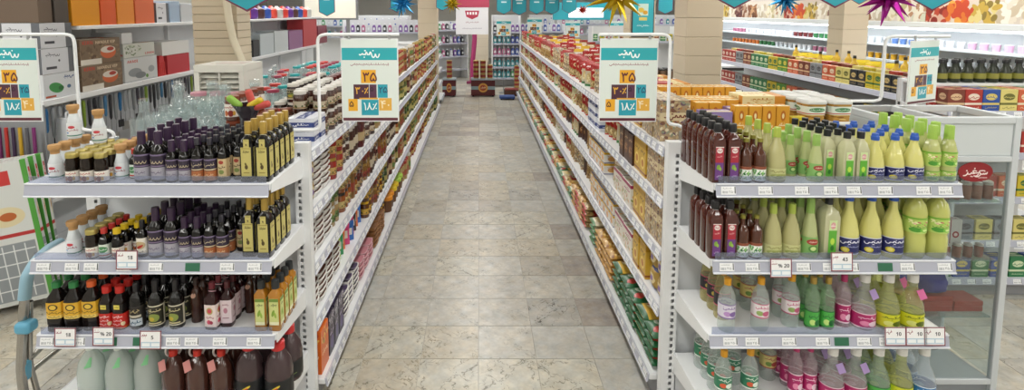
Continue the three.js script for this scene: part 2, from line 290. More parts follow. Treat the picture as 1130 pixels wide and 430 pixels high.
// shelving ends that face the cross aisle
const EV = [1.335, 1.0, 0.665, 0.33];
function endDisplay(name, label, x0, x1, Df, Db, postH, guard, offersAt, pmin, pmax) {
  const t = thing(name, label, 'shelving', [0, 0, 0]);
  const w = x1 - x0, cx = (x0 + x1) / 2;
  add('back_panel', box(pmax - pmin - 0.145, 1.36, 0.014, (pmin + pmax) / 2, 0.7, -(Db + 0.04)), offWhite, t);
  for (const [px, sx] of [[pmin + 0.035, 1], [pmax - 0.035, -1]]) { const p = add('slotted_upright', slottedPost(postH, 0.07, sx * 0.012), white, t); p.position.set(px, 0, -(Db + 0.0)); }
  EV.forEach((y, k) => {
    const sh = add('shelf', rbox(w, 0.03, Db - Df - 0.004, 0.004, cx, y - 0.015, -(Df + Db) / 2), white, t);
    for (const sx of [-1, 1]) { // tapered side bracket
      const s = new THREE.Shape(); s.moveTo(0, 0); s.lineTo(-(Db - Df - 0.01), 0); s.lineTo(-(Db - Df - 0.01), -0.04); s.lineTo(-0.02, -0.1); s.lineTo(0, -0.1); s.closePath();
      const g = new THREE.ExtrudeGeometry(s, { depth: 0.004, bevelEnabled: false }); g.rotateY(Math.PI / 2);
      const b = add('bracket', g, white, sh); b.position.set(sx > 0 ? x1 + 0.001 : x0 - 0.005, y - 0.0, -(Db - 0.002));
    }
    const r = add('price_rail', rbox(w - 0.004, 0.052, 0.008, 0.003), railMat, t); r.position.set(cx, y - 0.026, -(Df - 0.006)); r.rotation.x = -0.2;
    add('rail_lip', rbox(w - 0.004, 0.008, 0.008, 0.003, 0, 0.026, 0.004), mat(0xdfe2ea, 0.25), r);
    add('rail_lip', rbox(w - 0.004, 0.008, 0.008, 0.003, 0, -0.026, 0.004), mat(0xdfe2ea, 0.25), r);
    if (k > 0 || guard) for (let x = -w / 2 + rr(0.05, 0.1); x < w / 2 - 0.05; x += rr(0.08, 0.17)) { const q = add('price_ticket', ticketGeo, rnd() < 0.07 ? ticketGreen : pick([ticketMats[0], ticketMats[0], ticketMats[1]]), r); q.position.set(x, 0, 0.0052); }
    if (k < 3) add('shelf_guard', box(w - 0.03, 0.032, 0.003, cx, y + 0.016, -(Df + 0.004)), new THREE.MeshPhysicalMaterial({ color: 0xdfe3ee, roughness: 0.08, transmission: 0.9, thickness: 0, ior: 1.45 }), t);
    for (const [kk, x, pct, dy] of offersAt) if (kk === k) { const q = add('offer_card', box(0.092, 0.08, 0.0018), offers[pct], t); q.position.set(x, y - 0.035 + dy, -(Df - 0.016)); q.rotation.x = -0.12; }
  });
  add('plinth', box(w - 0.02, 0.3 - 0.004, Db - Df - 0.06, cx, 0.148, -(Df + Db) / 2 - 0.03), mat(0xc4c6ca, 0.5), t);
  return t;
}
const off = (k, u, v, pct) => { const p = atD(u, v, 2.24); return [k, p[0], pct, p[1] - (EV[k] - 0.035)]; };
endDisplay('end_display', 'white metal end shelving stocked with dark vinegar and oil bottles', -1.915, -0.882, 2.25, 2.66, 1.405, false, [off(1, 141, 286, 18), off(2, 73, 371, 18), off(2, 115, 370, 20), off(2, 167, 374, 5)], -1.96, -0.845);
endDisplay('end_display', 'white metal end shelving stocked with pale lemon juice bottles', 0.995, 2.035, 2.25, 2.64, 1.415, true, [off(1, 861, 295, 20), off(1, 928, 288, 43), off(2, 987, 370, 10), off(2, 1010, 370, 10), off(2, 1030, 370, 10)], 0.93, 2.02);

// ---------------------------------------------------------------- bottles of the two end displays
const glassDark = mat(0x0d0b0a, 0.09), glassWine = mat(0x2a0d10, 0.08), glassBrown = mat(0x3a2016, 0.1), purpleCap = mat(0x33203a, 0.35), gold = mat(0xb3954a, 0.32, 0.55), cork = mat(0xb98f5c, 0.8);
const liquid = (c, r = 0.12) => mat(c, r, 0, { clearcoat: 0.6, clearcoatRoughness: 0.08 });
const clearPet = (c = 0xf3f8f7) => matCache['pet' + c] ??= new THREE.MeshPhysicalMaterial({ color: c, roughness: 0.1, transmission: 0.8, thickness: 0, ior: 1.4 });
function bottle(o) {                       // body + wrapped label + cap (+ extra parts)
  return () => {
    const list = [['body', loft(o.prof, o.seg ?? 16, o.crease ?? 0.8), o.mat]];
    for (const l of [].concat(o.label ?? [])) list.push(['paper_label', loft([[l.r, l.y0, l.sq ?? 0, l.dz ?? 1], [l.r2 ?? l.r, l.y1, l.sq ?? 0, l.dz ?? 1]], o.seg ?? 16, 0.9, l.rep ?? 2), l.mat]);
    if (o.cap) list.push(['cap', loft(o.cap.prof, 14, 0.7), o.cap.mat]);
    for (const e of o.extra ?? []) list.push(e);
    return assembled(list);
  };
}
const L = {};                              // label prints
L.vinegar = printed(design(256, 160, '#2e2437', [['r', 0, 0, 1, 0.06, '#7a6c8c'], ['s', 0.18, 0.16, 0.64, 0.2, '#c9bb98', 5], ['r', 0, 0.44, 1, 0.05, '#7d6d8c'], ['r', 0, 0.52, 1, 0.48, '#a7a5af'], ['s', 0.25, 0.64, 0.5, 0.14, '#5b4a66', 6]]));
L.vinegarOrange = printed(design(256, 160, '#2e2437', [['r', 0, 0, 1, 0.06, '#7a6c8c'], ['s', 0.18, 0.16, 0.64, 0.2, '#c9bb98', 5], ['r', 0, 0.46, 1, 0.05, '#d8c7a0'], ['r', 0, 0.54, 1, 0.46, '#a9653a'], ['s', 0.25, 0.66, 0.5, 0.14, '#f0d8b0', 6]]));
L.oil = printed(design(128, 256, '#c3b76e', [['r', 0.06, 0.03, 0.88, 0.02, '#8b7a30'], ['s', 0.2, 0.1, 0.6, 0.12, '#4c4218', 5], ['e', 0.5, 0.68, 0.16, 0.08, '#4a3a1c', 0.5], ['e', 0.44, 0.58, 0.09, 0.06, '#5f5424', -0.6], ['r', 0.2, 0.86, 0.6, 0.03, '#8b7a30']]));
L.tan = printed(design(128, 256, '#b79c72', [['r', 0.1, 0.05, 0.8, 0.9, '#c9b48a'], ['e', 0.5, 0.2, 0.2, 0.1, '#a03a2c'], ['s', 0.2, 0.4, 0.6, 0.14, '#4a3320', 5], ['e', 0.5, 0.72, 0.22, 0.12, '#7c8a4a']]));
L.jar = printed(design(256, 96, '#e9e2d8', [['s', 0.2, 0.1, 0.6, 0.3, '#a8402e', 5], ['e', 0.34, 0.72, 0.1, 0.22, '#b9622f'], ['e', 0.55, 0.72, 0.12, 0.25, '#8c2f2a'], ['e', 0.7, 0.7, 0.06, 0.18, '#d8a23c']]));
L.cork = printed(design(128, 128, '#dfe3e6', [['e', 0.5, 0.3, 0.16, 0.1, '#c9404a'], ['s', 0.2, 0.42, 0.6, 0.18, '#8c2c3c', 5], ['r', 0, 0.86, 1, 0.08, '#3f7d6c'], ['e', 0.3, 0.7, 0.08, 0.06, '#5a86c0']]));
L.sauce = printed(design(128, 128, '#dfe7dc', [['e', 0.5, 0.4, 0.3, 0.25, '#4c8a58'], ['s', 0.25, 0.32, 0.5, 0.16, '#ffffff', 4], ['r', 0, 0.8, 1, 0.1, '#c23a32']]));
L.ovalTag = printed(design(96, 160, '#ece6da', [['e', 0.5, 0.45, 0.3, 0.24, '#c9b48a'], ['e', 0.5, 0.55, 0.1, 0.16, '#b8322c', 0.7], ['s', 0.2, 0.8, 0.6, 0.1, '#444', 5]]));
L.yellow = printed(design(192, 160, '#d9a92f', [['e', 0.5, 0.3, 0.17, 0.2, '#3e2c12'], ['e', 0.5, 0.3, 0.12, 0.14, '#e3c04a'], ['s', 0.2, 0.54, 0.6, 0.16, '#2d210f', 6], ['r', 0, 0.8, 1, 0.2, '#e6c868'], ['s', 0.3, 0.83, 0.4, 0.12, '#4c3a14', 6]]));
L.red = printed(design(192, 160, '#cc2b22', [['s', 0.28, 0.1, 0.44, 0.2, '#ffffff', 4], ['s', 0.3, 0.38, 0.4, 0.16, '#ffffff', 4], ['e', 0.74, 0.66, 0.1, 0.14, '#e8d8b0'], ['s', 0.25, 0.64, 0.36, 0.14, '#ffffff', 4], ['r', 0, 0.88, 1, 0.12, '#e0632a']]));
L.redTop = printed(design(128, 96, '#15110f', [['r', 0.36, 0.1, 0.28, 0.6, '#e3d25a'], ['s', 0.4, 0.3, 0.2, 0.2, '#2d2a10', 3]]));
L.whiteBlue = printed(design(160, 160, '#2a2725', [['r', 0.16, 0.08, 0.68, 0.6, '#26211d'], ['s', 0.24, 0.14, 0.52, 0.18, '#cdbb88', 5], ['r', 0.16, 0.44, 0.68, 0.12, '#c9c2ae'], ['r', 0.12, 0.62, 0.76, 0.36, '#c7d0d6'], ['s', 0.2, 0.7, 0.6, 0.2, '#33506a', 6]]));
L.cream = printed(design(160, 160, '#d9d2bb', [['r', 0.06, 0.06, 0.88, 0.88, '#2c2a1f'], ['s', 0.2, 0.16, 0.6, 0.2, '#e0d4a0', 5], ['e', 0.5, 0.6, 0.24, 0.2, '#8c9a4a'], ['e', 0.42, 0.66, 0.12, 0.1, '#c9b03c'], ['r', 0.2, 0.84, 0.6, 0.06, '#e0d4a0']]));
L.rose = printed(design(128, 224, '#e3d3cf', [['e', 0.5, 0.28, 0.3, 0.16, '#b0a060'], ['e', 0.5, 0.28, 0.2, 0.1, '#c94a56'], ['s', 0.15, 0.5, 0.7, 0.12, '#8a2440', 6], ['e', 0.4, 0.78, 0.2, 0.1, '#d0566a'], ['e', 0.62, 0.8, 0.16, 0.08, '#a03048']]));
L.pinkLong = printed(design(128, 256, '#d8c7cc', [['s', 0.2, 0.14, 0.6, 0.1, '#7c3a52', 5], ['e', 0.5, 0.45, 0.2, 0.12, '#b37a8c'], ['r', 0.2, 0.76, 0.6, 0.03, '#7c3a52']]));
L.greenOil = printed(design(128, 256, '#c9cf86', [['r', 0, 0, 1, 0.12, '#6f8c3a'], ['s', 0.2, 0.18, 0.6, 0.12, '#33401a', 5], ['e', 0.4, 0.55, 0.14, 0.14, '#7a9a34', 0.5], ['e', 0.62, 0.62, 0.12, 0.12, '#8fae40', -0.4], ['r', 0, 0.88, 1, 0.12, '#e7e6c0']]));
L.jugBlack = printed(design(192, 128, '#15171a', [['e', 0.5, 0.4, 0.16, 0.06, '#d8c23a', -0.8], ['e', 0.46, 0.5, 0.14, 0.04, '#c9302a', -0.8], ['s', 0.2, 0.62, 0.6, 0.2, '#8fae5a', 6]]));
L.grape = printed(design(96, 320, '#a8283a', [['r', 0, 0, 1, 0.03, '#e4d6d0'], ['e', 0.5, 0.12, 0.36, 0.08, '#e6e0dc'], ['s', 0.22, 0.08, 0.56, 0.07, '#a8283a', 4], ['s', 0.2, 0.26, 0.6, 0.06, '#e8c6c0', 5], ['r', 0, 0.48, 1, 0.52, '#6a3a82'], ['e', 0.4, 0.62, 0.22, 0.08, '#7fa63c', 0.5], ['e', 0.62, 0.67, 0.16, 0.06, '#93b84a', -0.5], ['s', 0.2, 0.86, 0.6, 0.06, '#e3d6ec', 5]]));
L.leaf = printed(design(192, 128, '#e9efe6', [['r', 0, 0, 1, 0.2, '#8c4a30'], ['b', 0.05, 0.26, 0.9, 0.66, ['#2f7a3a', '#4b9a46', '#7dbb5c', '#e9efe6'], 60], ['s', 0.3, 0.4, 0.4, 0.22, '#1e5a2c', 4]]));
L.paleClear = printed(design(160, 96, '#c3c489', [['s', 0.2, 0.12, 0.6, 0.24, '#7a7a38', 6], ['e', 0.5, 0.68, 0.3, 0.2, '#97a052'], ['s', 0.3, 0.58, 0.4, 0.2, '#eceabb', 5]]));
L.smallLime = printed(design(128, 160, '#7fae62', [['e', 0.5, 0.26, 0.36, 0.16, '#a33a30'], ['s', 0.26, 0.2, 0.48, 0.12, '#f3e9d8', 4], ['e', 0.5, 0.64, 0.26, 0.2, '#4f8c3c'], ['e', 0.5, 0.64, 0.16, 0.12, '#c9dc94']]));
L.limeLong = printed(design(96, 256, '#cfe0a8', [['r', 0, 0.3, 1, 0.7, '#5fae38'], ['e', 0.5, 0.16, 0.32, 0.1, '#d9a0a0'], ['s', 0.2, 0.12, 0.6, 0.08, '#fff', 4], ['e', 0.5, 0.62, 0.26, 0.1, '#b8d84a'], ['e', 0.5, 0.82, 0.22, 0.08, '#2f7a2c']]));
L.navy = printed(design(224, 160, '#2c2f66', [['r', 0, 0, 1, 0.05, '#d6d9ea'], ['s', 0.16, 0.12, 0.68, 0.28, '#eef0fa', 5], ['s', 0.3, 0.46, 0.5, 0.16, '#b9c0e4', 6], ['e', 0.3, 0.74, 0.12, 0.16, '#d9c93a'], ['e', 0.3, 0.74, 0.07, 0.1, '#eadf7a'], ['r', 0, 0.95, 1, 0.05, '#d6d9ea']]));
L.limeMix = printed(design(192, 224, '#b5cf6a', [['r', 0, 0, 1, 0.12, '#7cb23c'], ['b', 0.1, 0.18, 0.8, 0.3, ['#c96a6a', '#e0b0a0', '#8cc04a', '#e6e8b0'], 26], ['s', 0.2, 0.5, 0.6, 0.14, '#3c7a26', 5], ['e', 0.36, 0.78, 0.18, 0.15, '#4f9a34'], ['e', 0.64, 0.8, 0.17, 0.14, '#7abf45'], ['e', 0.64, 0.8, 0.1, 0.08, '#d8ea9a']]));
const water = (bg, a, b) => printed(design(192, 160, bg, [['r', 0, 0, 1, 0.06, a], ['s', 0.2, 0.16, 0.6, 0.24, a, 5], ['e', 0.36, 0.66, 0.13, 0.17, b], ['e', 0.6, 0.68, 0.15, 0.18, a], ['r', 0, 0.92, 1, 0.08, a]]));
L.violet = water('#d8d3e0', '#7d5fa0', '#b68cc6'); L.pinkW = water('#e6dde0', '#c25a80', '#8fa860'); L.blackPink = water('#25252a', '#d45a76', '#c7b44a'); L.greenW = water('#2f7a5a', '#e6efe6', '#d85a3a');
L.greenLit = water('#4fae4a', '#1f6a30', '#d0ec8a'); L.magenta = water('#b02466', '#f0d4e0', '#e68cb0'); L.yellowW = water('#d6d62e', '#6a7a1c', '#eef08c'); L.blueW = water('#2a6fae', '#dfeaf4', '#7ab4dc'); L.tanW = water('#cfc07a', '#a0403a', '#6a8a3a');

const capProf = (r, h, y) => [[0, y], [r, y], [r, y + h * 0.92], [r * 0.86, y + h], [0, y + h]];
const B = (id, name, desc, w, h, o, category = 'bottle') => kind(id, name, category, desc, w, h, w, bottle(o));
// vinegars and oils
const vin = (R, H) => [[0, 0], [R * 0.94, 0], [R, H * 0.02], [R, H * 0.6], [R * 0.8, H * 0.68], [R * 0.42, H * 0.75], [R * 0.36, H * 0.84], [R * 0.4, H * 0.9], [0, H * 0.9]];
B('vinegarBig', 'vinegar_bottle', 'large black vinegar bottle, grey-violet label and purple cap', 0.068, 0.215, { prof: vin(0.034, 0.215), mat: glassDark, label: { r: 0.0346, y0: 0.012, y1: 0.12, mat: L.vinegar }, cap: { prof: [[0, 0.158], [0.0165, 0.158], [0.0165, 0.205], [0.015, 0.215], [0, 0.215]], mat: purpleCap } });
B('vinegarSmall', 'vinegar_bottle', 'small black vinegar bottle, grey-violet label and purple cap', 0.052, 0.178, { prof: vin(0.026, 0.178), mat: glassDark, label: { r: 0.0265, y0: 0.008, y1: 0.098, mat: L.vinegar }, cap: { prof: [[0, 0.13], [0.014, 0.13], [0.014, 0.17], [0.0125, 0.178], [0, 0.178]], mat: purpleCap } });
B('vinegarOrange', 'vinegar_bottle', 'slim black vinegar bottle with an orange and violet label', 0.052, 0.185, { prof: vin(0.026, 0.185), mat: glassDark, label: { r: 0.0265, y0: 0.008, y1: 0.1, mat: L.vinegarOrange }, cap: { prof: capProf(0.0115, 0.03, 0.158), mat: mat(0x2c2a33, 0.3) } });
B('blackSlim', 'sauce_bottle', 'slim black glass bottle with a dark cap', 0.05, 0.19, { prof: vin(0.025, 0.19), mat: glassDark, label: { r: 0.0255, y0: 0.02, y1: 0.1, mat: L.tan, rep: 3 }, cap: { prof: capProf(0.0115, 0.03, 0.162), mat: mat(0x1c1b1e, 0.3) } });
B('oliveGold', 'olive_oil_bottle', 'square black oil bottle with yellow label, gold cap', 0.062, 0.255, {
  prof: [[0, 0, 0.8], [0.028, 0, 0.8], [0.03, 0.005, 0.8], [0.03, 0.165, 0.8], [0.024, 0.182, 0.4], [0.0135, 0.198], [0.0125, 0.25], [0, 0.25]], mat: glassDark, cap: { prof: [[0, 0.205], [0.0155, 0.205], [0.0155, 0.25], [0.014, 0.256], [0, 0.256]], mat: gold },
  extra: [['paper_label', box(0.043, 0.125, 0.001, 0, 0.088, 0.0305), L.oil], ['paper_label', box(0.001, 0.125, 0.043, 0.0305, 0.088, 0), L.oil], ['neck_string', new THREE.TorusGeometry(0.0142, 0.0012, 5, 14).rotateX(Math.PI / 2 - 0.5).translate(0, 0.196, 0.002), mat(0xcfc7a6, 0.8)], ['hang_tag', box(0.024, 0.036, 0.0012, 0.004, 0.168, 0.0335), L.oil]] });
B('goldJar', 'honey_jar', 'small dark jar with gold lid and white fruit label', 0.054, 0.125, { prof: [[0, 0], [0.025, 0], [0.027, 0.004], [0.027, 0.088], [0.023, 0.1], [0.022, 0.11], [0, 0.11]], mat: mat(0x1c110b, 0.1), label: { r: 0.0276, y0: 0.005, y1: 0.05, mat: L.jar }, cap: { prof: [[0, 0.104], [0.0245, 0.104], [0.0245, 0.122], [0.0225, 0.125], [0, 0.125]], mat: mat(0xb2a35e, 0.35, 0.5) } }, 'jar');
B('corkBottle', 'cork_jar', 'white printed glass shaker jar with a flared cork lid', 0.056, 0.15, { prof: [[0, 0], [0.026, 0], [0.028, 0.005], [0.028, 0.07], [0.02, 0.098], [0.0175, 0.112], [0, 0.112]], mat: mat(0xd8dee2, 0.15), label: { r: 0.0285, y0: 0.008, y1: 0.072, mat: L.cork }, cap: { prof: [[0, 0.108], [0.016, 0.108], [0.0175, 0.124], [0.024, 0.132], [0.025, 0.148], [0.023, 0.151], [0, 0.151]], mat: cork } }, 'jar');
B('sauceSmall', 'sauce_bottle', 'small dark sauce bottle with green and white label', 0.046, 0.13, { prof: vin(0.023, 0.13), mat: glassDark, label: { r: 0.0235, y0: 0.006, y1: 0.062, mat: L.sauce }, cap: { prof: capProf(0.013, 0.024, 0.106), mat: mat(0xb8322c, 0.35) } });
B('sauceYellowCap', 'sauce_bottle', 'small dark sauce bottle with yellow cap and white label', 0.046, 0.13, { prof: vin(0.023, 0.13), mat: glassDark, label: { r: 0.0235, y0: 0.006, y1: 0.05, mat: L.jar }, cap: { prof: capProf(0.015, 0.024, 0.106), mat: mat(0xd9b722, 0.35) } });
B('ovalTagBottle', 'sauce_bottle', 'black round-shouldered bottle with an oval cream label', 0.05, 0.155, { prof: vin(0.025, 0.155), mat: glassDark, label: { r: 0.0255, y0: 0.015, y1: 0.085, mat: L.ovalTag, rep: 2 }, cap: { prof: capProf(0.011, 0.03, 0.128), mat: mat(0x17151a, 0.3) } });
// third shelf
const pet = (R, H) => [[0, 0, 0.3], [R * 0.92, 0, 0.3], [R, H * 0.03, 0.3], [R, H * 0.12, 0.3], [R * 0.95, H * 0.14, 0.3], [R, H * 0.17, 0.3], [R, H * 0.62, 0.3], [R * 0.92, H * 0.7, 0.2], [R * 0.42, H * 0.85], [R * 0.4, H * 0.92], [0, H * 0.92]];
for (const [id, col, word] of [['petGreen', 0x2d7d45, 'green'], ['petOrange', 0xd8602a, 'orange']]) B(id, 'syrup_bottle', 'black plastic syrup bottle, yellow label and ' + word + ' cap', 0.07, 0.215, { prof: pet(0.035, 0.215), mat: mat(0x17110f, 0.18), label: { r: 0.0356, y0: 0.062, y1: 0.134, sq: 0.3, mat: L.yellow }, cap: { prof: capProf(0.0185, 0.026, 0.19), mat: mat(col, 0.4) } });
B('petRed', 'sauce_bottle', 'dark plastic sauce bottle with red label and red cap', 0.056, 0.19, { prof: pet(0.028, 0.19), mat: mat(0x1a0f0d, 0.15), label: [{ r: 0.0285, y0: 0.006, y1: 0.075, sq: 0.3, mat: L.red }, { r: 0.0285, y0: 0.085, y1: 0.118, sq: 0.3, mat: L.redTop }], cap: { prof: capProf(0.0185, 0.03, 0.162), mat: mat(0xc4261f, 0.35) } });
B('wineBlue', 'vinegar_bottle', 'black glass bottle with a white and blue foot label', 0.062, 0.2, { prof: vin(0.031, 0.215).map(([r, y]) => [r, Math.min(y, 0.2)]), mat: glassDark, label: { r: 0.0316, y0: 0.015, y1: 0.105, mat: L.whiteBlue }, cap: { prof: capProf(0.0135, 0.04, 0.162), mat: mat(0x18161a, 0.3) } });
B('wineCream', 'vinegar_bottle', 'black glass bottle with a gold-framed dark label', 0.066, 0.215, { prof: vin(0.033, 0.215), mat: glassDark, label: { r: 0.0336, y0: 0.018, y1: 0.11, mat: L.cream }, cap: { prof: capProf(0.014, 0.05, 0.165), mat: mat(0x1a171c, 0.3) } });
B('roseBottle', 'rose_syrup_bottle', 'dark red glass bottle with a tall rose label', 0.056, 0.205, { prof: [[0, 0, 0.5], [0.026, 0, 0.5], [0.028, 0.005, 0.5], [0.028, 0.14, 0.5], [0.012, 0.165], [0.011, 0.198], [0, 0.198]], mat: glassWine, label: { r: 0.0285, y0: 0.014, y1: 0.115, sq: 0.5, mat: L.rose, rep: 4 }, cap: { prof: capProf(0.0125, 0.03, 0.178), mat: mat(0x6a1d2a, 0.4) }, extra: [['neck_ribbon', new THREE.TorusGeometry(0.014, 0.002, 6, 14).rotateX(1.2).translate(0, 0.166, 0), mat(0xd8a8b4, 0.7)]] });
B('rosePink', 'rose_syrup_bottle', 'dark red glass bottle with a long pink label', 0.054, 0.2, { prof: [[0, 0, 0.4], [0.025, 0, 0.4], [0.027, 0.005, 0.4], [0.027, 0.135, 0.4], [0.012, 0.16], [0.011, 0.195], [0, 0.195]], mat: glassWine, label: { r: 0.0275, y0: 0.02, y1: 0.125, sq: 0.4, mat: L.pinkLong, rep: 4 }, cap: { prof: capProf(0.0125, 0.03, 0.172), mat: mat(0x4a141c, 0.4) } });
B('brownSlim', 'syrup_bottle', 'slim brown glass bottle with a small red seal', 0.05, 0.2, { prof: vin(0.025, 0.21).map(([r, y]) => [r, Math.min(y, 0.195)]), mat: glassBrown, cap: { prof: capProf(0.0115, 0.03, 0.17), mat: mat(0x2a1712, 0.4) }, extra: [['seal', at(new THREE.CylinderGeometry(0.011, 0.011, 0.002, 14), 0, 0.128, 0.0235, Math.PI / 2 - 0.35), mat(0xb98f7a, 0.5)]] });
B('amberOil', 'oil_bottle', 'square amber oil bottle with green label, black cap', 0.054, 0.225, { prof: [[0, 0, 0.9], [0.0245, 0, 0.9], [0.026, 0.004, 0.9], [0.026, 0.165, 0.9], [0.014, 0.183, 0.2], [0.0125, 0.21], [0, 0.21]], mat: liquid(0xa8701c), cap: { prof: [[0, 0.186], [0.017, 0.186], [0.018, 0.2], [0.016, 0.222], [0, 0.225]], mat: mat(0x24282a, 0.4) }, extra: [['paper_label', box(0.04, 0.12, 0.001, 0, 0.088, 0.0265), L.greenOil], ['paper_label', box(0.001, 0.12, 0.04, 0.0265, 0.088, 0), L.greenOil]] });
// jugs
const jug = (R, H) => [[0, 0], [R * 0.9, 0], [R, H * 0.05], [R, H * 0.5], [R * 0.86, H * 0.68], [R * 0.48, H * 0.84], [R * 0.3, H * 0.89], [R * 0.28, H * 0.95], [0, H * 0.95]];
B('jugBlack', 'pomegranate_jug', 'round dark brown jug with red cap and black label', 0.125, 0.255, { prof: jug(0.062, 0.255), seg: 22, mat: mat(0x453638, 0.15), label: { r: 0.0626, y0: 0.02, y1: 0.1, mat: L.jugBlack }, cap: { prof: capProf(0.029, 0.036, 0.222), mat: mat(0xc42a2c, 0.4) } }, 'jug');
B('jugHandle', 'handled_jug', 'brown syrup jug with red cap and white ring handle', 0.105, 0.215, { prof: jug(0.052, 0.215), seg: 20, mat: liquid(0x4a2a22), cap: { prof: capProf(0.0175, 0.03, 0.186), mat: mat(0xcf3327, 0.4) }, extra: [['handle', new THREE.TorusGeometry(0.03, 0.005, 8, 20).translate(0, 0.2, -0.02).rotateY(0.5), mat(0xe6dcd8, 0.4)], ['hang_tag', at(box(0.035, 0.045, 0.001), -0.025, 0.165, 0.045, -0.5, 0, 0.5), mat(0xcf8a86, 0.5)]] }, 'jug');
B('jugClear', 'handled_jug', 'clear glass jug with a green and white neck tag', 0.115, 0.235, { prof: jug(0.057, 0.235), seg: 20, mat: mat(0xe4ece8, 0.25, 0, { transmission: 0.55, thickness: 0 }), cap: { prof: capProf(0.018, 0.026, 0.212), mat: mat(0xdfe6e0, 0.4) }, extra: [['hang_tag', at(box(0.03, 0.04, 0.001), 0.012, 0.17, 0.042, -0.6, 0, 0.2), mat(0x7cc28a, 0.5)]] }, 'jug');
// juices
B('grape', 'juice_bottle', 'square dark red juice bottle with red and purple label', 0.058, 0.25, {
  prof: [[0, 0, 0.9], [0.0265, 0, 0.9], [0.028, 0.004, 0.9], [0.028, 0.17, 0.9], [0.024, 0.195, 0.6], [0.013, 0.212], [0.012, 0.235], [0, 0.235]], mat: mat(0x4a1f18, 0.1, 0, { clearcoat: 0.5 }), cap: { prof: [[0, 0.214], [0.016, 0.214], [0.017, 0.222], [0.0165, 0.245], [0.014, 0.25], [0, 0.25]], mat: mat(0x1a191b, 0.4) },
  extra: [['paper_label', box(0.034, 0.142, 0.001, 0, 0.085, 0.0287), L.grape], ['neck_foil', loft([[0.0136, 0.196], [0.0142, 0.208], [0.0136, 0.214]], 12), mat(0xc9c4c8, 0.25, 0.8)]] });
B('amberLeaf', 'juice_bottle', 'small amber bottle with a green leaf label', 0.056, 0.19, { prof: vin(0.028, 0.19), mat: liquid(0x4c2412), label: { r: 0.0286, y0: 0.008, y1: 0.07, mat: L.leaf }, cap: { prof: capProf(0.0115, 0.016, 0.172), mat: mat(0x8f8a3c, 0.4, 0.4) } });
const lemon = (R, H) => [[0, 0], [R * 0.93, 0], [R, H * 0.03], [R, H * 0.26], [R * 0.94, H * 0.42], [R * 0.7, H * 0.62], [R * 0.36, H * 0.78], [R * 0.3, H * 0.94], [0, H * 0.94]];
B('verjuice', 'verjuice_bottle', 'round pale green verjuice bottle with lime green cap', 0.078, 0.232, { prof: lemon(0.039, 0.232), mat: liquid(0xb4b07a), label: { r: 0.0396, y0: 0.012, y1: 0.06, mat: L.paleClear }, cap: { prof: [[0, 0.19], [0.0155, 0.19], [0.0145, 0.228], [0.013, 0.232], [0, 0.232]], mat: mat(0xa3b548, 0.45) } });
B('coneLime', 'lime_bottle', 'short conical pale green bottle, red and green label', 0.066, 0.2, { prof: [[0, 0], [0.031, 0], [0.033, 0.005], [0.0325, 0.04], [0.022, 0.115], [0.014, 0.155], [0.0125, 0.19], [0, 0.19]], mat: liquid(0xb4bd84), cap: { prof: [[0, 0.152], [0.0155, 0.152], [0.015, 0.194], [0.0135, 0.2], [0, 0.2]], mat: mat(0x8fb45a, 0.4) }, extra: [['paper_label', loft([[0.0338, 0.012], [0.0332, 0.04], [0.0279, 0.078]], 16, 0.9, 3), L.smallLime]] });
B('coneTall', 'lime_bottle', 'tall conical pale green bottle with red and green label', 0.074, 0.258, { prof: [[0, 0], [0.035, 0], [0.037, 0.005], [0.0365, 0.06], [0.025, 0.15], [0.015, 0.2], [0.013, 0.24], [0, 0.24]], mat: liquid(0xb4bd84), cap: { prof: [[0, 0.192], [0.017, 0.192], [0.0155, 0.25], [0.0135, 0.258], [0, 0.258]], mat: mat(0x8fb45a, 0.4) }, extra: [['paper_label', loft([[0.0377, 0.016], [0.0372, 0.06], [0.0334, 0.092]], 16, 0.9, 3), L.smallLime]] });
B('flatBlack', 'lemon_juice_bottle', 'flat-sided pale lemon bottle with black cap, green label', 0.056, 0.215, { prof: [[0, 0, 0.8], [0.025, 0, 0.8], [0.027, 0.005, 0.8], [0.027, 0.14, 0.8], [0.02, 0.168, 0.4], [0.0125, 0.182], [0.012, 0.205], [0, 0.205]], mat: liquid(0xc0c09a), cap: { prof: capProf(0.0145, 0.028, 0.187), mat: mat(0x1d1f22, 0.4) }, extra: [['paper_label', box(0.03, 0.118, 0.001, 0, 0.073, 0.0276), L.limeLong]] });
B('flatBlackTall', 'lemon_juice_bottle', 'wide-shouldered tall pale lemon bottle with black cap', 0.074, 0.26, { prof: [[0, 0, 0.7], [0.033, 0, 0.7], [0.036, 0.006, 0.7], [0.036, 0.18, 0.7], [0.03, 0.205, 0.5], [0.0135, 0.222], [0.0125, 0.25], [0, 0.25]], mat: liquid(0xc0c09a), cap: { prof: capProf(0.0155, 0.03, 0.23), mat: mat(0x1d1f22, 0.4) }, extra: [['paper_label', box(0.034, 0.15, 0.001, 0, 0.095, 0.0366), L.limeLong]] });
B('lemonBlue', 'lemon_juice_bottle', 'yellow lemon juice bottle with navy label and blue cap', 0.082, 0.205, { prof: lemon(0.04, 0.205), seg: 18, mat: liquid(0xd6d27e), label: { r: 0.0407, y0: 0.01, y1: 0.066, mat: L.navy }, cap: { prof: [[0, 0.176], [0.0155, 0.176], [0.016, 0.192], [0.014, 0.194], [0.012, 0.205], [0, 0.205]], mat: mat(0x2a57b4, 0.4) } });
B('lemonBlueTall', 'lemon_juice_bottle', 'large yellow lemon bottle with navy label and blue cap', 0.092, 0.27, { prof: lemon(0.045, 0.27), seg: 18, mat: liquid(0xd6d27e), label: { r: 0.0457, y0: 0.02, y1: 0.092, mat: L.navy }, cap: { prof: capProf(0.0175, 0.026, 0.244), mat: mat(0x2a57b4, 0.4) } });
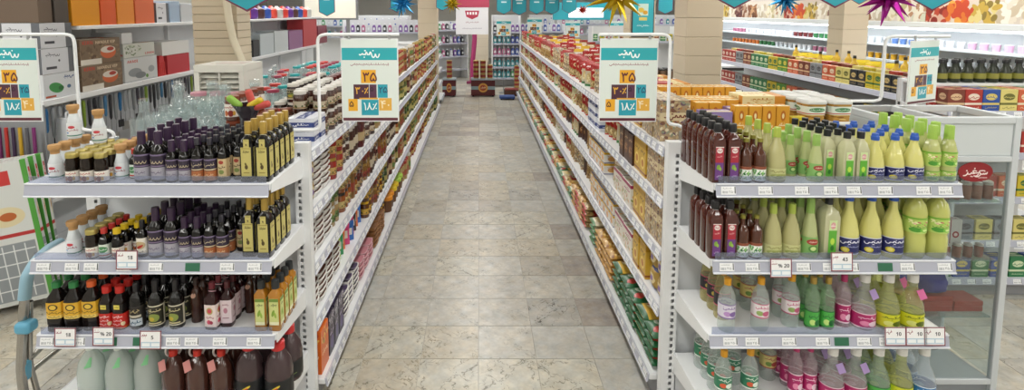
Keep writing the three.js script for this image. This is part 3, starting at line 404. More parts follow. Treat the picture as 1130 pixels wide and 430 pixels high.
B('limePet', 'lime_juice_bottle', 'yellow-green lime bottle with fruit label and lime green cap', 0.068, 0.24, { prof: [[0, 0], [0.03, 0], [0.033, 0.006], [0.033, 0.05], [0.031, 0.06], [0.033, 0.07], [0.033, 0.13], [0.024, 0.165], [0.015, 0.19], [0.014, 0.23], [0, 0.23]], mat: liquid(0xbac07a), label: { r: 0.0336, y0: 0.068, y1: 0.13, mat: L.limeMix }, cap: { prof: [[0, 0.182], [0.0185, 0.182], [0.0175, 0.236], [0.016, 0.24], [0, 0.24]], mat: mat(0x9cc050, 0.4) }, extra: [['paper_label', loft([[0.0336, 0.008], [0.0336, 0.048]], 16, 0.9, 2), L.limeMix]] });
B('limePetBig', 'lime_juice_bottle', 'big waisted yellow-green lime bottle with fruit label', 0.092, 0.275, { prof: [[0, 0], [0.04, 0], [0.045, 0.01], [0.045, 0.08], [0.041, 0.1], [0.0445, 0.115], [0.0445, 0.18], [0.045, 0.2], [0.036, 0.235], [0.02, 0.255], [0.0165, 0.27], [0, 0.27]], seg: 18, mat: liquid(0xc0c46a), label: { r: 0.0452, y0: 0.112, y1: 0.18, mat: L.limeMix }, cap: { prof: capProf(0.0185, 0.02, 0.262), mat: mat(0x9cc050, 0.4) } });
// distillates in clear bottles
const dist = (R, H) => [[0, 0], [R * 0.9, 0], [R, H * 0.03], [R, H * 0.2], [R * 0.94, H * 0.24], [R, H * 0.28], [R, H * 0.55], [R * 0.86, H * 0.7], [R * 0.4, H * 0.85], [R * 0.36, H * 0.92], [0, H * 0.92]];
const D_ = (id, desc, label, capc, R = 0.036, H = 0.235, body = 0xf2f7f5) => B(id, 'distillate_bottle', desc, R * 2, H, { prof: dist(R, H), seg: 18, mat: clearPet(body), label: { r: R + 0.0006, y0: H * 0.27, y1: H * 0.54, mat: L[label] }, cap: { prof: capProf(R * 0.42, H * 0.13, H * 0.87), mat: mat(capc, 0.4) } });
D_('distViolet', 'clear distillate bottle with violet label and orange cap', 'violet', 0xd99a1e); D_('distPink', 'clear distillate bottle, pink and white label, orange cap', 'pinkW', 0xd99a1e);
D_('distBlack', 'pale yellow distillate bottle, black label, orange cap', 'blackPink', 0xd99a1e, 0.036, 0.235, 0xe6dfae); D_('distGreen', 'clear distillate bottle with dark green label and orange cap', 'greenW', 0xd99a1e);
D_('distTan', 'clear distillate bottle, tan fruit label, orange cap', 'tanW', 0xd99a1e);
B('glassGreen', 'distillate_bottle', 'slim glass bottle, bright green label, gold cap', 0.058, 0.232, { prof: vin(0.029, 0.245).map(([r, y]) => [r, Math.min(y, 0.225)]), mat: clearPet(0xd6ecd2), label: { r: 0.0296, y0: 0.008, y1: 0.085, mat: L.greenLit }, cap: { prof: capProf(0.013, 0.03, 0.202), mat: gold } });
B('glassMagenta', 'distillate_bottle', 'slim clear glass bottle with a magenta label', 0.06, 0.232, { prof: vin(0.03, 0.245).map(([r, y]) => [r, Math.min(y, 0.225)]), mat: clearPet(0xf2e4ea), label: { r: 0.0306, y0: 0.02, y1: 0.105, mat: L.magenta }, cap: { prof: capProf(0.013, 0.03, 0.202), mat: mat(0xb8326a, 0.4) } });
const bulb = (R, H) => [[0, 0], [R * 0.85, 0], [R * 0.98, H * 0.05], [R, H * 0.2], [R * 0.93, H * 0.42], [R * 0.68, H * 0.58], [R * 0.42, H * 0.68], [R * 0.36, H * 0.9], [0, H * 0.9]];
const flask = (id, desc, label, body, tagc) => B(id, 'rosewater_flask', desc, 0.1, 0.24, { prof: bulb(0.05, 0.24), seg: 20, mat: clearPet(body), label: { r: 0.0506, r2: 0.0496, y0: 0.012, y1: 0.078, mat: L[label] }, cap: { prof: capProf(0.021, 0.034, 0.206), mat: mat(0xe4e2de, 0.4) }, extra: tagc ? [['hang_tag', at(rbox(0.034, 0.04, 0.002, 0.001), 0.014, 0.165, 0.04, -0.4, 0.2, 0.2), mat(tagc, 0.5)]] : [] });
flask('flaskMagenta', 'clear bulb flask with magenta label and violet neck tag', 'magenta', 0xf4f6f5, 0xa68cc0); flask('flaskYellow', 'clear bulb flask with a bright yellow label', 'yellowW', 0xf1f3c8, 0); flask('flaskTag', 'clear bulb flask with yellow label and pink neck tag', 'yellowW', 0xf1f3c8, 0xd86aa0); flask('flaskGreen', 'clear bulb flask with a bright green label', 'greenLit', 0xe6f3e4, 0); flask('flaskBlue', 'clear bulb flask with a blue label', 'blueW', 0xeef3f7, 0);

// ---- stocking: [pixel column, kind, rows deep, nearest distance]
const ROWS = ['front', 'second', 'third', 'fourth', 'fifth', 'sixth'];
const beside = (desc, row, side, shelf) => { const long = `${row} ${side}, ${shelf}`; return side && (desc + ' ' + long).split(/\s+/).length <= 16 ? long : `${row}, ${shelf}`; };
function stock(where, shelf, list) {
  const placed = [];
  for (const [n, [u, id, rows = 1, D0 = 2.3, scale = 1]] of list.entries()) {
    const same = (j) => list[j]?.[1] === id, other = (j) => list[j] && !same(j) ? 'beside ' + kinds[list[j][1]].name.replace(/_/g, ' ') : '';
    const side = same(n - 1) !== same(n + 1) ? (same(n - 1) ? other(n + 1) : other(n - 1)) : '';
    const k = kinds[id], y = EV[shelf], w = k.w * scale, pitch = w + 0.005;
    let [x] = atD(u, 200, D0); const spots = [], Dn = Math.max(D0, 2.259 + w / 2);
    for (let i = 0; i < (shelf ? Math.min(rows, 4) : rows); i++) { const D = Dn + i * pitch; if (D > 2.637 - w / 2) break; spots.push(D); }
    let push = 0;
    for (const D of spots) for (const [px, pD, pw] of placed) if (Math.abs(D - pD) < (w + pw) / 2 + 0.001) push = Math.max(push, px + (pw + w) / 2 + 0.002 - x);
    if (push > 0 && push < 0.12) x += push;
    spots.forEach((D, i) => { placed.push([x, D, w]); put(id, x + rr(-0.0008, 0.0008), y, D, rr(-0.1, 0.1) * (k.square ? 0.2 : 1), beside(k.desc, ROWS[i] + ' row', side, where[shelf]), scale); });
  }
}
for (const id of ['oliveGold', 'amberOil', 'grape', 'flatBlack', 'flatBlackTall']) kinds[id].square = true;
const ORD = ['top', 'second', 'third', 'lowest'];
const vinWhere = ORD.map((o) => `vinegar display ${o} shelf`), lemWhere = ORD.map((o) => `lemon display ${o} shelf`);

stock(vinWhere, 0, [[63, 'corkBottle', 4, 2.32], [81, 'goldJar', 5, 2.285], [97, 'goldJar', 5, 2.285], [113, 'goldJar', 5, 2.285], [129, 'corkBottle', 5, 2.33], [145, 'sauceSmall', 4, 2.34],
  [158, 'vinegarBig', 5, 2.3], [176, 'vinegarBig', 5, 2.3], [191, 'vinegarSmall', 6, 2.29], [204.5, 'vinegarSmall', 6, 2.29], [218, 'vinegarOrange', 6, 2.29], [231.5, 'vinegarOrange', 6, 2.29], [244.5, 'blackSlim', 6, 2.3], [257, 'blackSlim', 6, 2.33], [270, 'oliveGold', 5, 2.3], [289, 'oliveGold', 5, 2.3]]);
stock(vinWhere, 1, [[77, 'corkBottle', 4, 2.31], [97, 'goldJar', 5, 2.285], [111, 'sauceSmall', 5, 2.285], [125, 'sauceYellowCap', 5, 2.28], [137, 'sauceYellowCap', 4, 2.35], [149, 'ovalTagBottle', 5, 2.3],
  [164, 'vinegarBig', 5, 2.3], [182.5, 'vinegarBig', 5, 2.3], [197.5, 'vinegarSmall', 6, 2.285], [211, 'vinegarSmall', 6, 2.285], [224.5, 'vinegarOrange', 6, 2.285], [238, 'vinegarOrange', 6, 2.285], [250, 'blackSlim', 5, 2.36], [273, 'oliveGold', 5, 2.31], [291, 'oliveGold', 5, 2.3]]);
stock(vinWhere, 2, [[53, 'petGreen', 4, 2.3], [72.5, 'petGreen', 4, 2.3], [91.5, 'petOrange', 4, 2.31], [108, 'petRed', 5, 2.31], [123.5, 'petRed', 5, 2.31], [142.5, 'wineBlue', 5, 2.315], [164, 'wineCream', 4, 2.315], [187, 'wineCream', 4, 2.32], [210, 'brownSlim', 4, 2.36], [228, 'roseBottle', 4, 2.31], [245, 'rosePink', 4, 2.33], [259, 'brownSlim', 3, 2.44], [283.5, 'amberOil', 5, 2.3], [299.5, 'amberOil', 5, 2.3]]);
stock(vinWhere, 3, [[86, 'jugClear', 2, 2.34], [118, 'jugClear', 2, 2.34], [150, 'jugClear', 2, 2.36], [180, 'jugHandle', 3, 2.33], [207.5, 'jugHandle', 3, 2.33], [235, 'jugHandle', 3, 2.33], [267, 'jugBlack', 2, 2.33], [300, 'jugBlack', 2, 2.33]]);
stock(lemWhere, 0, [[790, 'grape', 6, 2.285], [806.5, 'grape', 6, 2.285], [821.5, 'amberLeaf', 6, 2.285], [836.5, 'amberLeaf', 6, 2.285], [855, 'verjuice', 4, 2.3], [870, 'coneLime', 5, 2.38, 0.9], [888, 'coneLime', 4, 2.3], [905, 'flatBlack', 5, 2.33], [920, 'flatBlack', 6, 2.285], [935, 'flatBlack', 6, 2.285], [953, 'lemonBlue', 4, 2.295], [975, 'lemonBlue', 4, 2.3], [997, 'lemonBlue', 4, 2.295], [1016.5, 'limePet', 5, 2.3], [1035, 'limePet', 5, 2.3]]);
stock(lemWhere, 1, [[791, 'grape', 6, 2.285], [807, 'grape', 6, 2.285], [822, 'amberLeaf', 6, 2.285], [837, 'amberLeaf', 6, 2.285], [855.5, 'verjuice', 4, 2.3], [876, 'verjuice', 4, 2.3], [896.5, 'coneTall', 4, 2.3], [916.5, 'flatBlackTall', 4, 2.3], [939, 'lemonBlueTall', 3, 2.305], [963.5, 'lemonBlueTall', 3, 2.305], [988, 'lemonBlueTall', 3, 2.305], [1012.5, 'limePetBig', 3, 2.305], [1037, 'limePetBig', 3, 2.305]]);
stock(lemWhere, 2, [[809, 'distViolet', 1, 2.29], [803, 'distBlack', 3, 2.39], [846, 'distPink', 1, 2.3], [832, 'distTan', 2, 2.47], [880, 'distPink', 2, 2.33], [905, 'glassGreen', 4, 2.31], [921.5, 'glassGreen', 4, 2.31], [939, 'glassMagenta', 4, 2.33], [962, 'flaskMagenta', 3, 2.32], [989, 'flaskYellow', 3, 2.32], [1016, 'flaskTag', 3, 2.32]]);
stock(lemWhere, 3, [[808, 'distGreen', 4, 2.3], [818, 'distGreen', 2, 2.42], [838, 'distGreen', 1, 2.31], [858, 'distTan', 2, 2.45], [878, 'glassMagenta', 4, 2.34], [896, 'glassMagenta', 4, 2.34], [918, 'flaskMagenta', 3, 2.31], [945, 'flaskMagenta', 3, 2.31], [972, 'flaskGreen', 3, 2.31], [999, 'flaskYellow', 3, 2.31], [1026, 'flaskBlue', 3, 2.31]]);

// ---------------------------------------------------------------- stock of the two long gondolas
// jars: near ones in parts, far ones as one painted mesh
const JARS = [   // id, words, content, label, lid
  ['brown', 'brown jam jar with white lid', 0x3e1c0e, 0xb7ab94, 0xd2cfc8], ['darkred', 'dark red jam jar with maroon lid', 0x4a1214, 0xb09a72, 0x5c1e1a], ['tan', 'tan pickle jar with gold lid', 0x7a5626, 0x8a3a2a, 0xa4823c], ['olive', 'green pickle jar with gold lid', 0x4a5420, 0xb2a868, 0x9c8640],
  ['green', 'dark green pickle jar with green lid', 0x2f3d1a, 0xa89c5c, 0x3f6c32], ['cream', 'cream sauce jar with red lid', 0xa8925e, 0x9c4a34, 0x98281e], ['orange', 'orange pickle jar with black lid', 0x8c4a1a, 0xc2ae74, 0x26201c], ['yellowlid', 'brown honey jar with yellow lid', 0x5c300e, 0xc9a23e, 0xd2a414], ['mushroom', 'pale mushroom jar with white lid', 0x9a8054, 0x5f7a40, 0xc6c2b8], ['tomato', 'red paste jar with gold lid', 0x8a2014, 0xb99a5a, 0xa4863a],
];
const jarProf = (R, H) => [[0, 0], [R * 0.94, 0], [R, H * 0.04], [R, H * 0.76], [R * 0.84, H * 0.85], [R * 0.84, H * 0.9], [0, H * 0.9]];
const lidProf = (R, H) => [[0, H * 0.85], [R * 0.92, H * 0.85], [R * 0.92, H * 0.985], [R * 0.85, H], [0, H]];
const bandTex = tex(256, 64, (g, w, h) => { g.fillStyle = '#ffffff'; g.fillRect(0, 0, w, h); scribble(g, w * 0.3, h * 0.1, w * 0.4, h * 0.45, '#7a2a20', 5, 6); g.fillStyle = '#b9862f'; g.fillRect(0, h * 0.8, w, h * 0.1); g.fillStyle = '#5c7a3a'; for (let i = 0; i < 12; i++) { g.beginPath(); g.ellipse(rnd() * w, h * rr(0.55, 0.75), 12, 7, rnd() * 3, 0, 7); g.fill(); } });
for (const [id, words, content, label, lid] of JARS) {
  const R = 0.04, H = 0.13, lidM = mat(lid, 0.35, id === 'tan' || id === 'olive' || id === 'tomato' ? 0.4 : 0);
  const bm = new THREE.MeshPhysicalMaterial({ map: bandTex, color: label, roughness: 0.5 });
  const nm = { brown: 'jam_jar', darkred: 'jam_jar', tan: 'pickle_jar', olive: 'olive_jar', green: 'pickle_jar', cream: 'sauce_jar', orange: 'vegetable_jar', yellowlid: 'honey_jar', mushroom: 'mushroom_jar', tomato: 'paste_jar' }[id];
  kind('jar_' + id, nm, 'jar', words, 0.08, 0.13, 0.08, () => assembled([['body', loft(jarProf(R, H), 12), liquid(content)], ['paper_label', loft([[R + 0.0006, H * 0.22], [R + 0.0006, H * 0.56]], 12, 0.9, 2), bm], ['lid', loft(lidProf(R, H), 12), lidM]]));
  kind('far_' + id, nm, 'jar', words, 0.08, 0.13, 0.08, () => solo(painted([[loft(jarProf(R, H), 8, 0.9), content], [loft([[R + 0.001, H * 0.22], [R + 0.001, H * 0.56]], 8, 0.9), label], [loft(lidProf(R, H), 8, 0.9), lid]]), paintedMat));
  kind('tall_' + id, nm, 'jar', 'tall ' + words, 0.085, 0.21, 0.085, () => solo(painted([[loft(jarProf(0.0425, 0.21), 8, 0.9), content], [loft([[0.0435, 0.05], [0.0435, 0.115]], 8, 0.9), label], [loft(lidProf(0.0425, 0.21), 8, 0.9), lid]]), paintedMat));
}
// pillow packets, boxes, trays
function pillow(w, h, d, crimp = 0.012) {
  const g = new THREE.BoxGeometry(w, h, d, 6, 8, 2), p = g.attributes.position;
  for (let i = 0; i < p.count; i++) {
    const x = p.getX(i) / (w / 2), y = p.getY(i) / (h / 2), z = p.getZ(i) / (d / 2);
    const f = Math.pow(Math.max(0, 1 - Math.pow(Math.abs(x), 3)), 0.5) * Math.pow(Math.max(0, 1 - Math.pow(Math.abs(y), 3.5)), 0.55);
    const wr = 0.06 * Math.sin(x * 9 + y * 5) * f;
    p.setXYZ(i, p.getX(i) * (1 - 0.03 * Math.cos(y * 4)), p.getY(i) + h / 2, z * (d / 2) * (0.06 + 0.94 * f + wr * Math.sign(z)));
  }
  g.computeVertexNormals(); return g;
}
const packTex = {
  noodleRed: design(128, 192, '#a08756', [['r', 0, 0, 1, 0.55, '#a01814'], ['e', 0.5, 0.55, 0.5, 0.1, '#a01814'], ['e', 0.5, 0.44, 0.3, 0.1, '#d8c9a0'], ['e', 0.5, 0.44, 0.2, 0.06, '#8c6a34'], ['s', 0.16, 0.12, 0.68, 0.18, '#f2e6d0', 5], ['b', 0.08, 0.66, 0.84, 0.28, ['#c4ae78', '#8f6f38', '#d9c898', '#7a5c30'], 44], ['r', 0, 0.94, 1, 0.06, '#b3241e']]),
  noodleWhite: design(128, 192, '#c6bca0', [['r', 0, 0, 1, 0.34, '#b02420'], ['s', 0.16, 0.08, 0.68, 0.16, '#fff', 5], ['e', 0.5, 0.62, 0.38, 0.22, '#c9b27a'], ['b', 0.2, 0.46, 0.6, 0.34, ['#d9c795', '#b89a60', '#eadcae'], 26], ['r', 0, 0.9, 1, 0.1, '#3f7a44']]),
  noodleGreen: design(128, 192, '#d6d0a8', [['r', 0, 0, 1, 0.3, '#3a7a3e'], ['s', 0.16, 0.1, 0.68, 0.16, '#fff', 5], ['b', 0.08, 0.42, 0.84, 0.5, ['#c9b46a', '#e2d49a', '#8a9a4a', '#a8342c'], 40]]),
  pastaBag: design(128, 192, '#9c7c4a', [['b', 0, 0.2, 1, 0.75, ['#b8955a', '#7c5a30', '#cdb686', '#6a4a28'], 60], ['r', 0, 0, 1, 0.16, '#8c2a22'], ['e', 0.5, 0.32, 0.4, 0.12, '#e8dfc8'], ['s', 0.2, 0.26, 0.6, 0.12, '#8c2a22', 5]]),
  soup: design(160, 128, '#1f5a34', [['e', 0.3, 0.5, 0.24, 0.3, '#c9d0c0'], ['e', 0.3, 0.5, 0.17, 0.2, '#2f7a48'], ['e', 0.76, 0.34, 0.2, 0.2, '#d8b23a'], ['e', 0.7, 0.76, 0.16, 0.16, '#a8342c'], ['s', 0.4, 0.08, 0.5, 0.2, '#f0e6b8', 5]]),
  soupYellow: design(160, 128, '#c9a23c', [['e', 0.34, 0.46, 0.26, 0.3, '#e6d8b0'], ['b', 0.2, 0.3, 0.5, 0.4, ['#b8562a', '#e0b85a', '#6a8a3a', '#8c2f22'], 22], ['s', 0.3, 0.04, 0.6, 0.2, '#8c1f1c', 5], ['r', 0, 0.86, 1, 0.14, '#1f5a34']]),
  wheat: design(128, 160, '#b88a3e', [['e', 0.5, 0.42, 0.36, 0.26, '#d9b566'], ['s', 0.2, 0.1, 0.6, 0.14, '#5a2c14', 5], ['b', 0.1, 0.55, 0.8, 0.35, ['#c99a48', '#8c5a24', '#e3c684'], 26]]),
  yellowBox: design(128, 192, '#c9a23a', [['r', 0, 0.04, 1, 0.14, '#b58a1c'], ['s', 0.15, 0.22, 0.7, 0.14, '#5a3208', 5], ['e', 0.5, 0.62, 0.32, 0.18, '#e9cf78'], ['e', 0.5, 0.62, 0.2, 0.11, '#b8701f'], ['r', 0, 0.88, 1, 0.06, '#8c4a14']]),
  brownBox: design(128, 192, '#4a2c20', [['s', 0.15, 0.14, 0.7, 0.14, '#d9b988', 5], ['e', 0.5, 0.58, 0.32, 0.2, '#7a4a2c'], ['b', 0.25, 0.45, 0.5, 0.3, ['#a87a4a', '#d0a870', '#5a3420'], 16]]),
  mosaic: design(128, 192, '#a89070', [['b', 0, 0, 1, 1, ['#c4ad86', '#7a5442', '#dbcfb4', '#6a4f62', '#b07a4a', '#cdb072', '#8a8f7a'], 130], ['r', 0, 0.3, 1, 0.2, '#d6c6a0'], ['s', 0.15, 0.32, 0.7, 0.16, '#6a2a1c', 5]]),
  magentaBox: design(192, 128, '#e0dbd0', [['r', 0, 0, 1, 0.14, '#9a2454'], ['s', 0.3, 0.22, 0.6, 0.2, '#9a2454', 5], ['b', 0.05, 0.45, 0.9, 0.5, ['#b86a3a', '#d8a86a', '#8c9a5a', '#c9c0a8'], 26]]),
  whiteYellow: design(128, 128, '#e5e1d8', [['r', 0, 0, 1, 0.2, '#d8ac2c'], ['e', 0.5, 0.6, 0.3, 0.24, '#d9a05a'], ['s', 0.2, 0.24, 0.6, 0.16, '#b03a2c', 5], ['r', 0, 0.9, 1, 0.1, '#8c8aa8']]),
  blueWhite: design(128, 128, '#dfe2ea', [['r', 0, 0.3, 1, 0.36, '#3a4a86'], ['s', 0.2, 0.36, 0.6, 0.22, '#fff', 5]]),
  purplePack: design(128, 192, '#2c2438', [['b', 0, 0, 1, 0.3, ['#8a8a96', '#4a3c5c', '#c9c4cc'], 40], ['s', 0.15, 0.4, 0.7, 0.14, '#c9b8e0', 5], ['e', 0.5, 0.74, 0.3, 0.16, '#53407c']]),
  orangePack: design(128, 192, '#d8671e', [['s', 0.15, 0.5, 0.7, 0.14, '#fbe6c0', 5], ['b', 0.1, 0.05, 0.8, 0.3, ['#8cae3a', '#e8c45a', '#b03a1c'], 24]]),
  goldPack: design(128, 160, '#a48642', [['e', 0.5, 0.5, 0.36, 0.24, '#d9c99a'], ['e', 0.5, 0.5, 0.2, 0.14, '#7a5aa0'], ['r', 0, 0, 1, 0.1, '#2c3a7a'], ['r', 0, 0.86, 1, 0.14, '#2c3a7a']]),
};
const PM = Object.fromEntries(Object.entries(packTex).map(([k, t]) => [k, printed(t, 0.32)]));
const pillowGeo = pillow(0.13, 0.215, 0.055), pillowWide = pillow(0.2, 0.15, 0.05);
const PK = (id, name, cat, desc, w, h, d, geo, m) => kind(id, name, cat, desc, w, h, d, () => solo(geo, m));
PK('noodleRed', 'noodle_packet', 'packet', 'upright beige packet with a red top', 0.06, 0.215, 0.13, pillowGeo, PM.noodleRed); PK('noodleWhite', 'rice_packet', 'packet', 'upright white packet with red and green bands', 0.06, 0.215, 0.13, pillowGeo, PM.noodleWhite);
PK('noodleGreen', 'herb_packet', 'packet', 'upright packet with a green top', 0.06, 0.215, 0.13, pillowGeo, PM.noodleGreen); PK('pastaBag', 'pasta_packet', 'packet', 'upright brown pasta packet', 0.06, 0.215, 0.13, pillowGeo, PM.pastaBag);
const lyingGeo = pillow(0.17, 0.2, 0.05).translate(0, -0.1, 0).rotateX(-Math.PI / 2).translate(0, 0.026, 0);
for (const [id, m, words] of [['lieSoup', 'soup', 'green soup packet lying flat'], ['lieYellow', 'soupYellow', 'yellow soup packet lying flat'], ['lieWheat', 'wheat', 'tan grain packet lying flat'], ['lieWhite', 'noodleWhite', 'white noodle packet lying flat'], ['lieRed', 'noodleRed', 'red and beige noodle packet lying flat']]) PK(id, { soup: 'soup_packet', soupYellow: 'soup_packet', wheat: 'grain_packet', noodleWhite: 'rice_packet', noodleRed: 'noodle_packet' }[m], 'packet', words, 0.17, 0.05, 0.2, lyingGeo, PM[m]);
const bx = (w, h, d) => rbox(w, h, d, 0.002, 0, h / 2, 0);
PK('boxYellow', 'food_box', 'box', 'tall yellow cardboard food box', 0.12, 0.2, 0.16, bx(0.118, 0.2, 0.16), PM.yellowBox); PK('boxBrown', 'food_box', 'box', 'dark brown cardboard food box', 0.1, 0.19, 0.16, bx(0.098, 0.19, 0.16), PM.brownBox);
PK('boxMosaic', 'food_box', 'box', 'tan mosaic-print food box', 0.1, 0.22, 0.16, bx(0.098, 0.22, 0.16), PM.mosaic); PK('boxMagenta', 'food_box', 'box', 'white food box with a magenta top edge', 0.22, 0.15, 0.18, bx(0.218, 0.15, 0.18), PM.magentaBox);
PK('boxWhite', 'food_box', 'box', 'small white and yellow food box', 0.11, 0.085, 0.14, bx(0.108, 0.085, 0.14), PM.whiteYellow); PK('boxBlue', 'food_box', 'box', 'small white food box with a blue band', 0.1, 0.075, 0.14, bx(0.098, 0.075, 0.14), PM.blueWhite);
PK('packPurple', 'food_packet', 'packet', 'upright dark violet packet', 0.1, 0.24, 0.12, bx(0.098, 0.24, 0.12), PM.purplePack); PK('packOrange', 'food_packet', 'packet', 'upright bright orange packet', 0.14, 0.24, 0.1, bx(0.138, 0.24, 0.1), PM.orangePack); PK('packGold', 'food_packet', 'packet', 'golden packet with blue corners', 0.12, 0.12, 0.08, pillow(0.12, 0.125, 0.07), PM.goldPack);
// flat white-rimmed trays that stack
const trayKind = (id, desc, fill, rim) => kind(id, 'food_tray', 'tray', desc, 0.15, 0.034, 0.2, () => assembled([['tray', loft([[0, 0, 0.9, 1.3], [0.062, 0, 0.9, 1.3], [0.07, 0.024, 0.9, 1.3], [0.074, 0.027, 0.9, 1.3], [0.074, 0.033, 0.9, 1.3], [0.069, 0.033, 0.9, 1.3]], 16, 0.6), mat(rim, 0.4)], ['contents', loft([[0.0685, 0.026, 0.9, 1.3], [0.0685, 0.031, 0.9, 1.3], [0, 0.0315, 0.9, 1.3]], 16, 0.6), fill]]));
trayKind('trayBrown', 'white-rimmed tray of brown dates', mat(0x5c3222, 0.5), 0xdedcd8); trayKind('trayDark', 'white-rimmed tray of dark mixed snacks', PM.purplePack, 0xe0dedb); trayKind('trayKraft', 'brown card tray of dates', mat(0x7c5230, 0.6), 0x96683c); trayKind('trayPink', 'clear pink tray of sweets', mat(0xc07c86, 0.35), 0xd6a9b0);
for (const [id, c, words] of [['pouchPink', 0xd8407c, 'pink'], ['pouchBlue', 0x2f6fc4, 'blue'], ['pouchOrange', 0xe0702a, 'orange'], ['pouchGreen', 0x3aa06a, 'green'], ['pouchLime', 0xa8c42c, 'lime'], ['pouchBlack', 0x26262c, 'black']]) kind(id, 'snack_pouch', 'pouch', 'small upright ' + words + ' pouch', 0.05, 0.15, 0.1, () => solo(painted([[pillow(0.1, 0.15, 0.04), c], [box(0.06, 0.05, 0.004, 0, 0.075, 0.0185), 0xe9e4dc]]), paintedMat));
for (const [id, c, words] of [['tubYellow', 0xd9b81c, 'yellow'], ['tubGreen', 0x9fc24a, 'light green'], ['tubOrange', 0xd88a1e, 'orange']]) kind(id, 'food_tub', 'tub', 'brown tub with a wide ' + words + ' lid', 0.13, 0.15, 0.13, () => assembled([['body', loft([[0, 0], [0.052, 0], [0.06, 0.12], [0, 0.12]], 16), mat(0x6a4426, 0.25)], ['lid', loft([[0, 0.116], [0.064, 0.116], [0.064, 0.142], [0.058, 0.15], [0, 0.15]], 16), mat(c, 0.4)]]));

// more pillow packets from the same prints
for (const [id, m, name, words] of [['packWhite', 'whiteYellow', 'rice_packet', 'upright white packet with a yellow top'], ['packDark', 'brownBox', 'lentil_packet', 'upright dark brown packet'], ['packMix', 'mosaic', 'spice_packet', 'upright packet of mixed spices'], ['packMagenta', 'magentaBox', 'barley_packet', 'upright white packet with a magenta top']]) PK(id, name, 'packet', words, 0.06, 0.2, 0.13, pillow(0.125, 0.2, 0.055), PM[m]);
const LORD = ['top', 'second', 'third', 'fourth', 'bottom'];
const near = 5.0;
// run along one shelf: zones of [from, to, kinds, layers, rows deep]
function run(levels, level, face, s, zones, where, gap) {
  const y = levels[level], w = `on ${LORD[level]} shelf of ${where}`;
  for (const [a, b, ids, layers0 = 1, rows = 1] of zones) {
    for (let D = a, i = 0; ; i++) {
      const id = typeof ids === 'string' ? ids : ids(i, D), k = kinds[id], step = k.w + gap + (k.twist ? 0.024 : 0);
      if (D + k.w > b) break;
      const layers = /^tall_/.test(id) ? 1 : layers0, back = /^(far|tall|jar)_/.test(id) ? rr(0, 0.03) : k.twist ? rr(0, 0.035) : rr(0, 0.01);
      for (let r = 0; r < rows; r++) for (let l = 0; l < layers; l++) {
        const x = face + (level === levels.length - 1 ? s * (layers * k.h > 0.24 ? -0.008 : 0.035) : 0) - s * ((k.twist ? 0.026 : 0.01) + k.d / 2 + r * (k.d + 0.034) + back);
        const o = put(id, x, y + l * (k.h + 0.001), D + k.w / 2, s * Math.PI / 2 + (k.d < 0.135 ? rr(-0.06, 0.06) : rr(-0.008, 0.008)) - s * (k.twist ?? 0), w, k.twist ? rr(0.96, 1.08) : 1);
        if (k.twist) o.rotateX(rr(-0.03, 0.0));
      }
      D += step;
    }
  }
}
for (const id of ['noodleRed', 'noodleWhite', 'noodleGreen', 'pastaBag', 'packWhite', 'packDark', 'packMix', 'packMagenta', 'pouchPink', 'pouchBlue', 'pouchOrange', 'pouchGreen', 'pouchLime', 'pouchBlack']) kinds[id].twist = 0.95;   // packets stand one behind the other, turned along the aisle
const seqJar = (set, n = 2, tall = 0.25) => { let cur, left = 0, t; return (i, D) => { if (left-- <= 0) { cur = pick(set); left = Math.floor(rr(0, n + 1)); t = rnd() < tall; } return (t ? 'tall_' : D < near ? 'jar_' : 'far_') + cur; }; };
const jarsW = 'jar gondola', packW = 'packet gondola';
const A = ['brown', 'darkred', 'tan', 'cream', 'olive', 'orange', 'tomato', 'brown', 'mushroom'], C = ['tan', 'olive', 'green', 'mushroom', 'cream', 'brown', 'tomato', 'orange'], E_ = ['green', 'olive', 'tan', 'mushroom', 'orange', 'green', 'darkred', 'cream'];
run(LV, 0, GLx1, 1, [[2.87, 3.08, 'boxBlue', 2, 1], [3.1, 4.3, seqJar(['brown', 'brown', 'mushroom', 'darkred'], 3, 0.1), 2, 2], [4.3, 11.3, seqJar(C), 2]], jarsW, 0.006);
run(LV, 1, GLx1, 1, [[2.76, 2.89, 'packGold', 2, 2], [2.9, 3.22, 'trayBrown', 6], [3.24, 4.6, seqJar(['darkred', 'brown', 'brown', 'tomato', 'orange'], 3, 0.1), 2, 1], [4.6, 11.3, seqJar(A), 2]], jarsW, 0.006);
run(LV, 2, GLx1, 1, [[2.76, 3.24, 'trayBrown', 6], [3.25, 3.5, seqJar(['mushroom'], 3, 0), 2], [3.5, 5.2, seqJar(['brown', 'tan', 'darkred', 'tan', 'orange'], 2), 2, 1], [5.2, 11.3, seqJar(C, 3), 2]], jarsW, 0.006);
run(LV, 3, GLx1, 1, [[2.76, 3.4, 'trayBrown', 5], [3.42, 4.15, (i) => ['pouchLime', 'pouchGreen', 'pouchOrange', 'pouchPink', 'pouchBlue', 'pouchPink', 'pouchBlack', 'pouchOrange', 'pouchBlue'][i % 9], 1, 2], [4.19, 4.9, seqJar(['tan', 'brown', 'yellowlid'], 2, 0), 2], [4.9, 11.3, seqJar(E_, 3), 2]], jarsW, 0.006);
